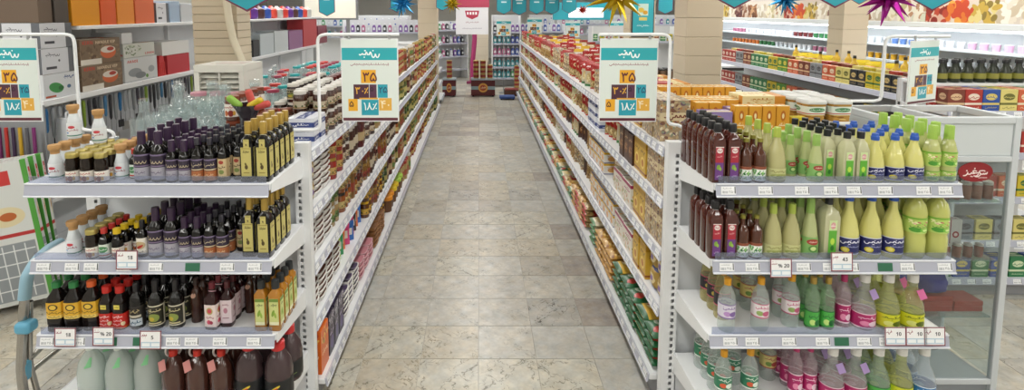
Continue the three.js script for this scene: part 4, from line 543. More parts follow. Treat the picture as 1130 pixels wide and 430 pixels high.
run(LV, 4, GLx1, 1, [[2.76, 2.91, 'packOrange', 1, 2], [2.92, 3.26, 'packPurple', 1, 2], [3.27, 3.75, 'trayDark', 5], [3.77, 4.3, 'trayPink', 4], [4.32, 4.8, 'trayKraft', 5], [4.82, 5.1, seqJar(['yellowlid'], 3, 0), 2, 2], [5.12, 5.4, 'tubOrange', 1], [5.4, 5.7, 'tubYellow', 1, 2], [5.7, 6.0, 'tubGreen', 1, 2], [6.0, 6.8, seqJar(['mushroom', 'cream'], 2), 2], [6.8, 8.8, seqJar(['tomato', 'darkred', 'tomato'], 3, 0), 2], [8.8, 9.3, seqJar(['yellowlid'], 2, 0), 2], [9.3, 11.3, seqJar(E_), 2]], jarsW, 0.006);
const seqPack = (set, n = 4) => { let cur, left = 0; return () => { if (left-- <= 0) { cur = pick(set); left = Math.floor(rr(1, n)); } return cur; }; };
const reds = () => seqPack(['noodleRed', 'noodleRed', 'noodleRed', 'noodleRed', 'noodleRed', 'pastaBag', 'noodleRed', 'noodleWhite', 'noodleGreen', 'packMix']), tans = () => seqPack(['pastaBag', 'noodleRed', 'packMix', 'noodleRed', 'packDark', 'pastaBag', 'noodleRed', 'noodleWhite', 'packMagenta', 'noodleGreen']);
run(RV, 0, GRx0, -1, [[2.86, 3.2, 'boxMosaic'], [3.2, 3.6, 'boxYellow'], [3.6, 4.0, 'boxBrown'], [4.0, 4.42, 'boxBlue', 3], [4.5, 12.8, reds()]], packW, 0.008);
run(RV, 1, GRx0, -1, [[2.74, 3.06, 'boxMosaic'], [3.07, 3.32, 'boxYellow'], [3.33, 3.7, 'boxBrown'], [3.78, 4.26, tans()], [4.3, 4.75, 'boxBlue', 3], [4.84, 12.8, reds()]], packW, 0.008);
run(RV, 2, GRx0, -1, [[2.74, 3.06, 'boxMosaic'], [3.07, 3.32, 'boxYellow'], [3.34, 3.8, 'boxMagenta'], [3.87, 4.02, tans()], [4.07, 4.7, 'boxWhite', 2], [4.79, 12.8, tans()]], packW, 0.008);
run(RV, 3, GRx0, -1, [[2.74, 3.0, 'packGold', 2], [3.02, 3.28, 'boxYellow'], [3.3, 3.76, 'boxMagenta'], [3.78, 4.6, 'boxWhite', 2], [4.7, 12.8, tans()]], packW, 0.008);
run(RV, 4, GRx0, -1, [[2.74, 3.45, (i) => ['lieSoup', 'lieYellow', 'lieSoup'][i % 3], 4], [3.46, 3.66, 'lieYellow', 4], [3.67, 4.25, 'lieWheat', 4], [4.26, 4.6, 'lieWhite', 4], [4.62, 5.4, (i) => ['lieRed', 'lieWheat'][i % 2], 4], [5.4, 12.8, (i) => ['lieWhite', 'lieWheat', 'lieRed', 'lieWhite', 'lieSoup'][i % 5], 2]], packW, 0.006);

// ---------------------------------------------------------------- sign arms on the gondolas
const signTex = tex(384, 544, (g, w, h) => {
  g.fillStyle = '#dde6e1'; g.fillRect(0, 0, w, h);
  g.fillStyle = '#2fa9b3'; g.fillRect(0, h * 0.1, w, h * 0.15); scribble(g, w * 0.32, h * 0.125, w * 0.36, h * 0.095, '#f4fafa', 5, 9);
  scribble(g, w * 0.15, h * 0.285, w * 0.7, h * 0.035, '#8a4a52', 16, 3);
  const cube = (x, y, s, c, t, d, ink) => { g.fillStyle = c; g.fillRect(x * w, y * h, s * w, s * w * (d ?? 1)); digits(g, t, (x + s * 0.1) * w, (y * h) + s * w * (d ?? 1) * 0.16, s * w * 0.62 * (t.length > 2 ? 0.72 : 1), ink, 0.15); };
  cube(0.34, 0.37, 0.27, '#e6a92c', '۳۵', 0.86, '#5a2433'); cube(0.2, 0.55, 0.28, '#4d2a3c', '۳۰٪', 0.92, '#e6b23c'); cube(0.49, 0.55, 0.13, '#57324a', '۵', 1.9, '#2b1524'); cube(0.64, 0.55, 0.18, '#2b9db0', '۲۵', 1.3, '#2b4a66');
  cube(0.1, 0.73, 0.17, '#e6a92c', '۵', 1.25, '#4d2a22'); cube(0.66, 0.72, 0.23, '#e0ab48', '۴۰', 0.95, '#f3e2bc'); cube(0.34, 0.74, 0.31, '#2b9db0', '۱۸٪', 0.88, '#f2f6f4'); g.fillStyle = '#d9a23a'; g.fillRect(w * 0.3, h * 0.715, w * 0.34, h * 0.02);
  g.fillStyle = '#5c2634'; g.fillRect(0, h * 0.965, w, h * 0.035);
});
const signMat = printed(signTex, 0.35), pipeMat = mat(0xe8eaec, 0.3);
function signArm(label, u, D, dir, signU0, signU1, turn = 0, foot = 0.17, topV = 38, base = 1.34, h = 0.43, rise = 0.092) {
  const [x] = atD(u, 100, D), [x0] = atD(signU0, 90, D), [x1] = atD(signU1, 90, D), yb = base + rise, yt = atD(u, topV, D)[1], y1 = yt - 0.02;
  const t = thing('sign_arm', label, 'sign', [x, 0, D]);
  const end = dir > 0 ? x1 - x + 0.005 : x0 - x - 0.005;
  add('pipe_frame', tube([[-dir * foot, base + 0.012, 0], [-dir * foot, yb - 0.005, 0], [-dir * (foot - 0.03), yb + 0.012, 0], [-dir * 0.04, yb + 0.012, 0], [-dir * 0.008, yb + 0.02, 0], [0, yb + 0.05, 0], [0, yt - 0.05, 0], [dir * 0.008, yt - 0.012, 0], [dir * 0.045, yt, 0], [end, yt, 0]], 0.0085, 90, 8), pipeMat, t);
  add('clamp', rbox(0.03, 0.07, 0.04, 0.004, -dir * foot, base + 0.0358, 0), steel, t);
  const w = Math.abs(x1 - x0) / Math.cos(turn);
  const p = add('sign_panel', rbox(w, h, 0.006, 0.002), mat(0xe6e9ea, 0.35), t); p.position.set((x0 + x1) / 2 - x, y1 - h / 2, 0.004); p.rotation.y = turn;
  add('poster', box(w - 0.012, h - 0.012, 0.001, 0, 0, 0.0036), signMat, p); add('poster', at(box(w - 0.012, h - 0.012, 0.001), 0, 0, -0.0036, 0, Math.PI, 0), signMat, p);
  for (const k of [-0.35, 0.35]) add('hanger', box(0.012, 0.03, 0.006, k * w, h / 2 + 0.01, 0), steel, p);
  return t;
}
signArm('white pipe arm with an offer sign projecting over the jar aisle', 352, 2.8, 1, 377, 440);
signArm('white pipe arm with an offer sign projecting beside the packet boxes', 738, 2.79, -1, 661, 725, 0, 0.08, 38, 1.37);
signArm('white pipe arm with an offer sign beside the white appliance boxes', 86, 2.8, -1, -18, 45, 0, 0.17);
signArm('white pipe arm with a turned offer sign beside the glass showcase', 973, 2.95, 1, 991, 1043, 0.45, 0.2, 40, 1.37, 0.345, 0.19);

// ---------------------------------------------------------------- hanging banners and foil stars
const teal = mat(0x2aa3b4, 0.5), maroon = mat(0x70304a, 0.5);
function banner(label, u, vTip, D, w, drop = 0.62) {
  const [x, y] = atD(u, vTip, D), t = thing('hanging_banner', label, 'banner', [x, y, D]);
  const pent = (k) => { const s = new THREE.Shape(), a = w / 2 - k; s.moveTo(0, k * 1.15); s.lineTo(a, w * 0.27 + k * 0.3); s.lineTo(a, drop - k); s.lineTo(-a, drop - k); s.lineTo(-a, w * 0.27 + k * 0.3); s.closePath(); return s; };
  add('border', new THREE.ExtrudeGeometry(pent(0), { depth: 0.004, bevelEnabled: false }), maroon, t);
  const f = new THREE.ExtrudeGeometry(pent(0.011), { depth: 0.002, bevelEnabled: false }); f.translate(0, 0, 0.0035); add('cloth', f, teal, t);
  const cord = (k) => tube([[k * w * 0.44, drop - 0.01, 0], [k * w * 0.44, CEILING - y - 0.002, 0]], 0.0015, 2, 5);
  add('cord', cord(-1), mat(0xdddddd, 0.5), t); add('cord', cord(1), mat(0xdddddd, 0.5), t);
  for (const [yy, ww] of [[0.62, 0.5], [0.5, 0.36]]) add('lettering', box(w * ww, drop * 0.05, 0.001, 0, drop * yy, 0.006), mat(0xe4f3f5, 0.5), t);
  return t;
}
banner('teal pointed hanging banner over the slatted column', 273, 13, 3.3, 0.36);
banner('teal pointed hanging banner over the wide panelled column', 810, 10, 3.6, 0.36);
banner('teal pointed hanging banner over the tea box gondola', 921, 9, 3.7, 0.36);
banner('teal pointed hanging banner over the glass showcase', 1028, 12, 4.2, 0.33);
banner('small teal hanging banner before the far bright poster', 361, 18, 8.2, 0.24, 0.5); banner('small teal hanging banner beside the blue star', 438, 14, 9.2, 0.22, 0.5);
banner('small teal hanging banner beside the gold star', 488, 12, 11, 0.24, 0.5); banner('small teal hanging banner beside the poster column', 734, 16, 8.5, 0.24, 0.5); banner('small teal hanging banner over the chilled meat pictures', 948, 5, 8, 0.5, 0.5);
const rowLabels = ['over the detergent shelf', 'beside the detergent shelf', 'over the dark doorway', 'over the far red packets', 'over the far offer signs'];
[[556, 16, 13.4], [573, 17, 13.6], [592, 16, 13.4], [609, 16, 13.8], [628, 15, 13.6]].forEach(([u, v, D], i) => banner('small teal hanging banner ' + rowLabels[i], u, v, D, 0.36, 0.6));
function star(label, u, v, D, R, color, spikes = 26) {
  const [x, y] = atD(u, v, D), t = thing('foil_star', label, 'star', [x, y, D]), gs = [];
  for (let i = 0; i < spikes; i++) {
    const a = Math.acos(1 - 2 * (i + 0.5) / spikes), b = Math.PI * (1 + Math.sqrt(5)) * i, d = new THREE.Vector3(Math.cos(b) * Math.sin(a), Math.cos(a), Math.sin(b) * Math.sin(a));
    const L_ = R * (i % 2 ? 1 : 0.8), g = new THREE.ConeGeometry(R * 0.16, L_, 4); g.translate(0, L_ / 2, 0); g.applyQuaternion(new THREE.Quaternion().setFromUnitVectors(new THREE.Vector3(0, 1, 0), d)); gs.push(g.toNonIndexed());
  }
  const g = merge(gs); g.computeVertexNormals(); add('spikes', g, mat(color, 0.28, 0.75), t);
  add('thread', tube([[0, R * 0.9, 0], [0, CEILING - y - 0.002, 0]], 0.0012, 2, 5), mat(0xcccccc, 0.5), t);
}
star('gold foil star hanging over the packet aisle', 682, -6, 3.5, 0.22, 0xb3981f); star('magenta foil star hanging near the turned offer sign', 981, -4, 3.9, 0.23, 0xa0208c); star('blue foil star hanging beside the far teal banner', 444, 4, 8.5, 0.24, 0x2f86b8);
star('small gold foil star hanging near the crown logo sign', 499, 4, 10.5, 0.2, 0xa8921f); star('blue foil star hanging before the food pictures', 867, -1, 6.6, 0.22, 0x2b7fae); star('small red foil star hanging before the far lit sign', 643, 11, 12, 0.14, 0xb03a2c);

// ---------------------------------------------------------------- goods on top of the jar gondola
const topL = 1.34, glass = new THREE.MeshPhysicalMaterial({ color: 0xf5f8f8, roughness: 0.03, transmission: 0.95, thickness: 0, ior: 1.45 });
const onTop = 'on top of the jar gondola';
const wall = (prof, t = 0.003) => { const inn = prof.filter((p) => p[0] > 0).map(([r, y]) => [Math.max(r - t, 0.0005), y + t]).reverse(); return loft([...prof, ...inn, [0, prof[0][1] + t]], 14, 0.9); };
kind('tumbler', 'glass_tumbler', 'glass', 'clear glass tumbler', 0.075, 0.13, 0.075, () => solo(wall([[0, 0], [0.028, 0], [0.03, 0.006], [0.036, 0.13]]), glass));
kind('goblet', 'glass_goblet', 'glass', 'clear footed glass goblet', 0.08, 0.15, 0.08, () => assembled([['bowl', wall([[0, 0.055], [0.02, 0.06], [0.036, 0.09], [0.037, 0.15]]), glass], ['stem', loft([[0, 0], [0.032, 0], [0.03, 0.004], [0.007, 0.012], [0.006, 0.045], [0.012, 0.054], [0, 0.055]], 14), glass]]));
kind('carafe', 'glass_carafe', 'carafe', 'clear ribbed glass carafe', 0.1, 0.22, 0.1, () => assembled([['body', wall([[0, 0], [0.044, 0], [0.048, 0.01], [0.045, 0.1], [0.026, 0.15], [0.024, 0.19], [0.03, 0.205]]), glass], ['stopper', loft([[0, 0.2], [0.02, 0.2], [0.026, 0.21], [0.026, 0.225], [0, 0.23]], 14), glass]]));
kind('canisterPink', 'storage_canister', 'canister', 'clear storage canister with a pink lid', 0.1, 0.18, 0.1, () => assembled([['body', wall([[0, 0], [0.046, 0], [0.048, 0.004], [0.048, 0.155]]), glass], ['lid', loft([[0, 0.155], [0.05, 0.155], [0.05, 0.176], [0.046, 0.18], [0, 0.18]], 16), mat(0xc08a96, 0.4)]]));
for (const [id, c, w] of [['jarRed', 0xc83a36, 'red'], ['jarTeal', 0x2aa5a8, 'teal'], ['jarMaroon', 0x9a3a52, 'maroon']]) kind(id, 'storage_jar', 'jar', `clear glass storage jar with ${w} lid`, 0.1, 0.16, 0.1, () => assembled([['body', wall([[0, 0], [0.045, 0], [0.048, 0.005], [0.048, 0.11], [0.04, 0.13], [0.04, 0.14]]), glass], ['lid', loft([[0, 0.14], [0.044, 0.14], [0.044, 0.157], [0.04, 0.16], [0, 0.16]], 14), mat(c, 0.4)]]));
kind('canisterBlack', 'black_canister', 'canister', 'black lidded kitchen canister', 0.11, 0.17, 0.11, () => assembled([['body', loft([[0, 0], [0.05, 0], [0.052, 0.006], [0.052, 0.13], [0, 0.13]], 16), mat(0x2a2b2e, 0.35)], ['lid', loft([[0, 0.13], [0.054, 0.13], [0.054, 0.162], [0.048, 0.17], [0, 0.17]], 16), mat(0x1c1d20, 0.35)]]));
kind('jamDeck', 'jam_jar', 'jar', 'brown jam jar with white label', 0.08, 0.13, 0.08, () => assembled([['body', loft(jarProf(0.04, 0.13), 14), liquid(0x5c2f1a)], ['paper_label', loft([[0.0406, 0.02], [0.0406, 0.09]], 14, 0.9, 2), L.jar], ['lid', loft(lidProf(0.04, 0.13), 14), mat(0x7a3a22, 0.4)]]));
kind('jarGoldDeck', 'chocolate_jar', 'jar', 'dark chocolate jar with gold label', 0.085, 0.12, 0.085, () => assembled([['body', loft(jarProf(0.042, 0.12), 14), mat(0x2c1a10, 0.15)], ['paper_label', loft([[0.0426, 0.02], [0.0426, 0.085]], 14, 0.9, 2), L.cream], ['lid', loft(lidProf(0.042, 0.12), 14), mat(0xd9d6cc, 0.4)]]));
kind('tubWhite', 'cream_tub', 'tub', 'white plastic tub with a red lid', 0.1, 0.09, 0.1, () => assembled([['body', loft([[0, 0], [0.042, 0], [0.048, 0.075], [0, 0.075]], 16), mat(0xe6e4df, 0.4)], ['lid', loft([[0, 0.072], [0.05, 0.072], [0.05, 0.086], [0.046, 0.09], [0, 0.09]], 16), mat(0xb8302c, 0.4)]]));
const gx = (u, v, y = topL) => atY(u, v, y);
// printed cork jars stacked on the end shelf
put('corkBottle', atD(63, 200, 2.32)[0], EV[0] + 0.1525, 2.442, 0.2, 'stacked on another cork jar');
put('corkBottle', atD(81, 200, 2.285)[0], EV[0] + 0.1265, 2.463, 0.2, 'stacked on a gold-lidded jar');
// glassware rows on the far half
for (let r = 0; r < 7; r++) for (let c = 0; c < 8; c++) { if (r === 0 && c < 3) continue; const D = 2.86 + r * 0.105, x = -1.9 + c * 0.092 + (r % 2) * 0.02; if (x > -1.435) continue; put(r < 2 ? (c % 3 ? 'goblet' : 'tumbler') : ['tumbler', 'goblet', 'carafe'][(c + r) % 3], x, topL, D, 0, onTop, r > 3 && (c + r) % 3 === 2 ? 1.25 : 1); }
for (const [x, D] of [[-1.86, 3.64], [-1.74, 3.66], [-1.6, 3.62]]) put('canisterPink', x - 0.02, topL, D, 0, onTop);
for (let i = 0; i < 5; i++) put(['jarRed', 'jarMaroon', 'jarRed', 'jarTeal', 'jarRed'][i], -1.58 + (i % 2) * 0.105, topL, 3.78 + i * 0.11, 0, onTop);
for (let i = 0; i < 26; i++) put(['tumbler', 'carafe', 'tumbler', 'goblet', 'jarRed', 'jarTeal', 'jarMaroon'][i % 7], -1.88 + (i % 5) * 0.115, topL, 4.62 + Math.floor(i / 5) * 0.13, 0, onTop);
for (const [x, D] of [[-1.53, 4.46], [-1.4, 4.46], [-1.29, 5.3], [-1.17, 5.3]]) put('canisterBlack', x, topL, D + 0.06, 0, onTop);
for (let i = 0; i < 24; i++) put(['jarTeal', 'jarRed', 'jarMaroon', 'jarTeal', 'tumbler'][i % 5], -1.85 + (i % 5) * 0.12, topL, 5.55 + Math.floor(i / 5) * 0.14, 0, onTop);
// jam and chocolate jars on the aisle half behind the first row
for (let r = 0; r < 2; r++) for (let i = 0; i < 5; i++) put('jamDeck', -1.34 + 0.002 + r * 0.085, topL, 2.94 + i * 0.085, 0, onTop);
for (let i = 0; i < 5; i++) put(i % 2 ? 'jarGoldDeck' : 'jamDeck', -1.17, topL, 2.94 + i * 0.09, 0, onTop);
for (let i = 0; i < 5; i++) put('jamDeck', -1.34 + 0.002, topL + 0.1318, 2.94 + i * 0.085, 0, onTop + ' in an upper layer');
put('tubWhite', -1.22, topL, 3.48, 0, onTop); put('tubWhite', -1.33, topL, 3.48, 0, onTop);
for (let r = 0; r < 2; r++) for (let i = 0; i < 8; i++) put('jarGoldDeck', -1.32 + r * 0.09, topL + 0, 3.6 + i * 0.092, 0, onTop), r && put('jarGoldDeck', -1.32 + r * 0.09, topL + 0.121, 3.6 + i * 0.092, 0, onTop + ' in an upper layer');
// kitchen brushes in a dark vase
{
  const [x, , D] = gx(263, 146, topL); const t = thing('brush_vase', 'dark tapered vase holding yellow, green and red brushes', 'vase', [-1.2, topL + 0.0008, 2.81]); t.scale.setScalar(1.45);
  add('vase', loft([[0, 0], [0.02, 0], [0.022, 0.06], [0.03, 0.13], [0.05, 0.16], [0.054, 0.165], [0.048, 0.163], [0.02, 0.1], [0, 0.1]], 18), mat(0x241820, 0.2), t);
  [[0xc9ac1c, 0.03, 0.02, -1.05], [0x86b044, -0.06, 0.01, 0.9], [0xc04a42, 0.1, 0.02, -1.3], [0xc04a42, 0.04, -0.02, 0.3]].forEach(([c, dx, dz, rz]) => add('brush', at(rbox(0.026, 0.062, 0.026, 0.012, 0, 0.031, 0, 3), dx * 0.3, 0.155, dz, 0, 0, rz), mat(c, 0.5), t));
}
// white ventilation unit
{
  const t = thing('air_cooler', 'white boxy air cooler with a slatted grille on the gondola', 'appliance', [-1.83, topL, 4.0]);
  const W = 0.35, H = 0.34, d = 0.34;
  add('housing', merge([box(W, H * 0.3, d, 0, H * 0.15, 0), box(W, 0.05, d, 0, H - 0.025, 0), box(0.035, H * 0.6, d, -W / 2 + 0.0175, H * 0.56, 0), box(0.035, H * 0.6, d, W / 2 - 0.0175, H * 0.56, 0), box(W - 0.07, H * 0.6, d - 0.1, 0, H * 0.56, -0.05)]), mat(0xd6d5cc, 0.5), t);
  for (let i = 0; i < 5; i++) { const s = add('slat', rbox(W - 0.07, 0.006, 0.045, 0.002), mat(0xcfcec4, 0.5), t); s.position.set(0, H * 0.33 + i * 0.037, d / 2 - 0.03); s.rotation.x = 0.5; }
  add('divider', box(0.008, H * 0.56, 0.02, 0, H * 0.57, d / 2 - 0.012), mat(0xcfcec4, 0.5), t);
  tag(add('paper_sheet', rbox(0.19, 0.004, 0.14, 0.001), mat(0xd9cfc9, 0.7)), 'creased pale paper sheet lying on the air cooler', 'paper').position.set(-1.8, topL + H + 0.0032, -4.0);
}
// ---------------------------------------------------------------- goods on top of the packet gondola
const onR = 'on top of packet gondola', topR = 1.37;
const cerealTex = [['#d99a2c', '#e8dcae'], ['#8f7bb0', '#d6c8a8']].map(([a, b]) => design(128, 192, a, [['e', 0.5, 0.26, 0.2, 0.14, '#b8681c'], ['e', 0.5, 0.26, 0.09, 0.07, '#f0e2b0'], ['s', 0.2, 0.44, 0.6, 0.12, '#fff6e0', 5], ['r', 0, 0.62, 1, 0.38, b], ['e', 0.5, 0.84, 0.22, 0.05, '#4f7a3c']]));
const flat = design(160, 96, '#e2d29c', [['s', 0.2, 0.2, 0.5, 0.3, '#b3742a', 5], ['r', 0.75, 0, 0.25, 1, '#d08a2c'], ['b', 0.05, 0.6, 0.6, 0.35, ['#c99a4a', '#efe2b8'], 12]]);
PK('cereal', 'cereal_box', 'box', 'upright orange and cream cereal box', 0.068, 0.2, 0.06, bx(0.067, 0.2, 0.06), printed(cerealTex[0])); PK('cerealViolet', 'cereal_box', 'box', 'upright violet cereal box', 0.16, 0.17, 0.08, bx(0.158, 0.17, 0.08), printed(cerealTex[1])); PK('flatBox', 'biscuit_box', 'box', 'flat cream and orange biscuit box', 0.24, 0.055, 0.17, bx(0.238, 0.055, 0.168), printed(flat));
kind('oatTub', 'oat_tub', 'tub', 'clear tub of oats with white lid', 0.13, 0.112, 0.13, () => assembled([['body', loft([[0, 0, 0.4], [0.052, 0, 0.4], [0.059, 0.094, 0.4], [0, 0.094, 0.4]], 18), PM.wheat], ['paper_label', loft([[0.0565, 0.035, 0.4], [0.0596, 0.08, 0.4]], 18, 0.9, 3), L.sauce], ['lid', loft([[0, 0.092, 0.4], [0.062, 0.092, 0.4], [0.062, 0.104, 0.4], [0.058, 0.107, 0.4], [0.055, 0.112, 0.4], [0, 0.112, 0.4]], 18), mat(0xd2d2ce, 0.35)]]));
PK('redFlat', 'snack_box', 'box', 'flat red and white snack box', 0.2, 0.05, 0.16, bx(0.198, 0.05, 0.158), mat(0xb23028, 0.45)); PK('yellowPack', 'food_box', 'box', 'small bright yellow box', 0.075, 0.14, 0.05, bx(0.073, 0.14, 0.05), mat(0xd8c62a, 0.45));
kind('blackCapJar', 'coffee_jar', 'jar', 'small brown jar with black lid', 0.07, 0.1, 0.07, () => solo(painted([[loft(jarProf(0.034, 0.1), 10, 0.9), 0x6a5038], [loft(lidProf(0.034, 0.1), 10, 0.9), 0x25262a]]), paintedMat));
{
  const row = (id, x, D, n, step = 0, axis = 'x', y = topR, where = onR) => { for (let i = 0; i < n; i++) { const k = kinds[id]; put(id, axis === 'x' ? x + i * (k.w + 0.004) : x, y, axis === 'x' ? D : D + i * (k.d + 0.006), 0, where); } };
  row('cerealViolet', 1.235, 2.84, 1); row('cereal', 1.2, 2.94, 2); row('cerealViolet', 1.42, 2.94, 1); row('cereal', 1.36, 2.83, 4); row('yellowPack', 1.665, 2.83, 1);
  for (let r = 0; r < 2; r++) row('cereal', 1.19, 3.03 + r * 0.066, 4);
  for (let l = 0; l < 4; l++) row('flatBox', 1.6 - 0.03, 3.07, 1, 0, 'x', topR + l * 0.056);
  for (let l = 0; l < 3; l++) row('flatBox', 1.3, 3.28, 2, 0, 'x', topR + l * 0.056);
  for (let r = 0; r < 3; r++) { row('oatTub', 1.765, 2.88 + r * 0.136, 2); row('oatTub', 1.765, 2.88 + r * 0.136, 2, 0, 'x', topR + 0.1125, onR + ' in an upper layer'); }
  row('oatTub', 1.765, 3.32, 2); row('oatTub', 1.9, 3.46, 1);
  for (let r = 0; r < 2; r++) row('cereal', 1.2, 3.55 + r * 0.066, 7);
  for (let r = 0; r < 9; r++) { row(r % 3 === 1 ? 'redFlat' : 'flatBox', 1.25, 3.95 + r * 0.18, 3, 0, 'x', topR); if (r % 2) row('redFlat', 1.27, 3.95 + r * 0.18, 2, 0, 'x', topR + 0.0565); }
  for (let r = 0; r < 3; r++) row('blackCapJar', 1.72, 5.55 + r * 0.075, 4);
  for (let r = 0; r < 10; r++) for (const x of [1.3, 1.5, 1.72]) put(pick(['noodleRed', 'noodleWhite', 'packMix', 'packWhite', 'pastaBag']), x, topR, 5.9 + r * 0.6 + (x > 1.5 ? 0.1 : 0), -0.2, onR);
}

// ---------------------------------------------------------------- household gondola beyond the jar gondola
const WXF = -3.2;
{
  const t = thing('household_shelving', 'tall white shelving of boxed appliances with a hook rail of utensils', 'shelving', [0, 0, 0]);
  const D0 = 3.98, D1 = 11.2, L_ = D1 - D0, mD = (D0 + D1) / 2;
  add('back_panel', box(0.03, 2.0, L_, WXF - 0.47, 1.0, -mD), offWhite, t);
  for (let i = 0; i < 6; i++) { const c = -(D0 + (i + 0.5) * L_ / 6), l = L_ / 6 - 0.004; if (i) add('shelf', rbox(0.45, 0.03, l, 0.004, WXF - 0.225, 1.94 - 0.015, c), white, t); else add('shelf', rbox(0.45, 0.03, l - 0.42, 0.004, WXF - 0.225, 1.94 - 0.015, c - 0.21), white, t); add('shelf', rbox(0.45, 0.045, l, 0.004, WXF - 0.225, 1.4 - 0.0225, c), white, t); add('shelf', rbox(0.4, 0.03, l, 0.004, WXF - 0.24, 0.62, c), white, t); add('shelf', rbox(0.45, 0.03, l, 0.004, WXF - 0.225, 0.12, c), white, t); }
  for (let i = 0; i <= 6; i++) add('upright', box(0.05, i ? 2.0 : 1.4, 0.03, WXF - 0.44, i ? 1.0 : 0.7, -(D0 + 0.016 + i * (L_ - 0.032) / 6)), white, t);
  add('end_panel', box(0.46, 1.36, 0.012, WXF - 0.23, 0.69, -(D0 + 0.006)), mat(0x8f9296, 0.6), t);
  add('hook_rail', rbox(0.02, 0.025, L_ - 0.05, 0.004, WXF - 0.12, 1.33, -mD), steel, t);
  for (let i = 0; i < 6; i++) add('bracket', box(0.3, 0.012, 0.012, WXF - 0.27, 1.335, -(D0 + 0.3 + i * 1.2)), steel, t);
}
const onHS = 'on the household shelving', TH = 0.0008;
const applTex = {
  plain: design(160, 96, '#d2d4da', [['r', 0.78, 0, 0.22, 1, '#62656c'], ['s', 0.12, 0.16, 0.4, 0.16, '#5a5c66', 6], ['r', 0.12, 0.72, 0.3, 0.1, '#3c3e46'], ['e', 0.5, 0.5, 0.03, 0.05, '#5a5c66']]),
  greenTool: design(160, 128, '#d3d6da', [['e', 0.36, 0.58, 0.22, 0.2, '#3f8f4c', 0.5], ['e', 0.5, 0.62, 0.08, 0.1, '#2c6a38'], ['s', 0.6, 0.1, 0.3, 0.16, '#4a5a86', 5], ['e', 0.74, 0.6, 0.06, 0.08, '#4c6a8a'], ['r', 0.04, 0.88, 0.3, 0.08, '#a8482c']]),
  casserole: design(192, 112, '#7a6652', [['b', 0, 0.2, 1, 0.6, ['#6a5644', '#8c785e', '#5a4636'], 30], ['e', 0.68, 0.56, 0.2, 0.26, '#c9643a'], ['e', 0.68, 0.46, 0.19, 0.14, '#d8cfc4'], ['e', 0.74, 0.44, 0.09, 0.08, '#a83a2c'], ['r', 0, 0.78, 0.5, 0.22, '#d9d3c8'], ['t', 0.18, 0.2, 0.19, '#c23a2a', '', 'KIRN'], ['t', 0.62, 0.2, 0.15, '#d8c4a8', '', 'HANDLE VIP']]),
  akadi: design(192, 128, '#cfd1d2', [['t', 0.24, 0.2, 0.16, '#c23a2a', '', 'AKADI'], ['e', 0.3, 0.62, 0.2, 0.18, '#8f9498'], ['e', 0.46, 0.76, 0.16, 0.14, '#7d8286'], ['e', 0.8, 0.56, 0.1, 0.14, '#9a9ea2'], ['e', 0.66, 0.84, 0.04, 0.08, '#5c8c3a'], ['r', 0, 0.94, 1, 0.06, '#b9bcc0']]),
  livan: design(192, 96, '#c9ccc6', [['b', 0.05, 0.15, 0.5, 0.75, ['#6a7a5c', '#8c9a80', '#b9c0b0', '#5c6450'], 26], ['t', 0.82, 0.86, 0.22, '#c23a3a', '', 'LIVEN']]),
  dryRack: design(256, 448, '#cfd2cf', [['r', 0.94, 0, 0.06, 1, '#4f9a3c'], ['r', 0, 0, 0.04, 1, '#4f9a3c'], ['r', 0.3, 0.06, 0.5, 0.1, '#c23634'], ['t', 0.55, 0.145, 0.075, '#f4efe8', '', 'KAN'], ['e', 0.68, 0.38, 0.2, 0.07, '#d8cba4'], ['e', 0.7, 0.38, 0.09, 0.03, '#b3602c'], ['r', 0, 0.5, 0.94, 0.025, '#b02c2c'], ['r', 0.06, 0.57, 0.86, 0.4, '#8c9296'], ...Array.from({ length: 7 }, (_, i) => ['r', 0.08 + i * 0.12, 0.58, 0.012, 0.38, '#dfe2e2']), ...Array.from({ length: 4 }, (_, i) => ['r', 0.07, 0.62 + i * 0.09, 0.84, 0.008, '#dfe2e2'])]),
};
const AM = Object.fromEntries(Object.entries(applTex).map(([k, t]) => [k, printed(t, 0.5)]));
function carton(name, label, u0, u1, h, y, m, d = 0.28, group, X = WXF - 0.02) {   // a carton whose printed face looks over the aisle
  const Da = X * FOCAL / (u0 - PX) * 1.0, Db = X * FOCAL / (u1 - PX), w = Math.abs(Db - Da) - 0.006;
  const o = add(name, rbox(w, h, d, 0.004), m); o.position.set(X - d / 2, y + h / 2 + TH, -(Da + Db) / 2); o.rotation.y = Math.PI / 2;
  return tag(o, label, 'box', group);
}
const cS = 1.4;
carton('appliance_box', 'white carton with a green tool print, lowest of its stack', 43.5, 82, 0.185, cS, AM.greenTool); carton('appliance_box', 'plain white and grey carton, middle of its stack', 43.5, 82, 0.19, cS + 0.187, AM.plain); carton('appliance_box', 'plain white and grey carton, topmost of its stack', 44, 80, 0.19, cS + 0.379, AM.plain);

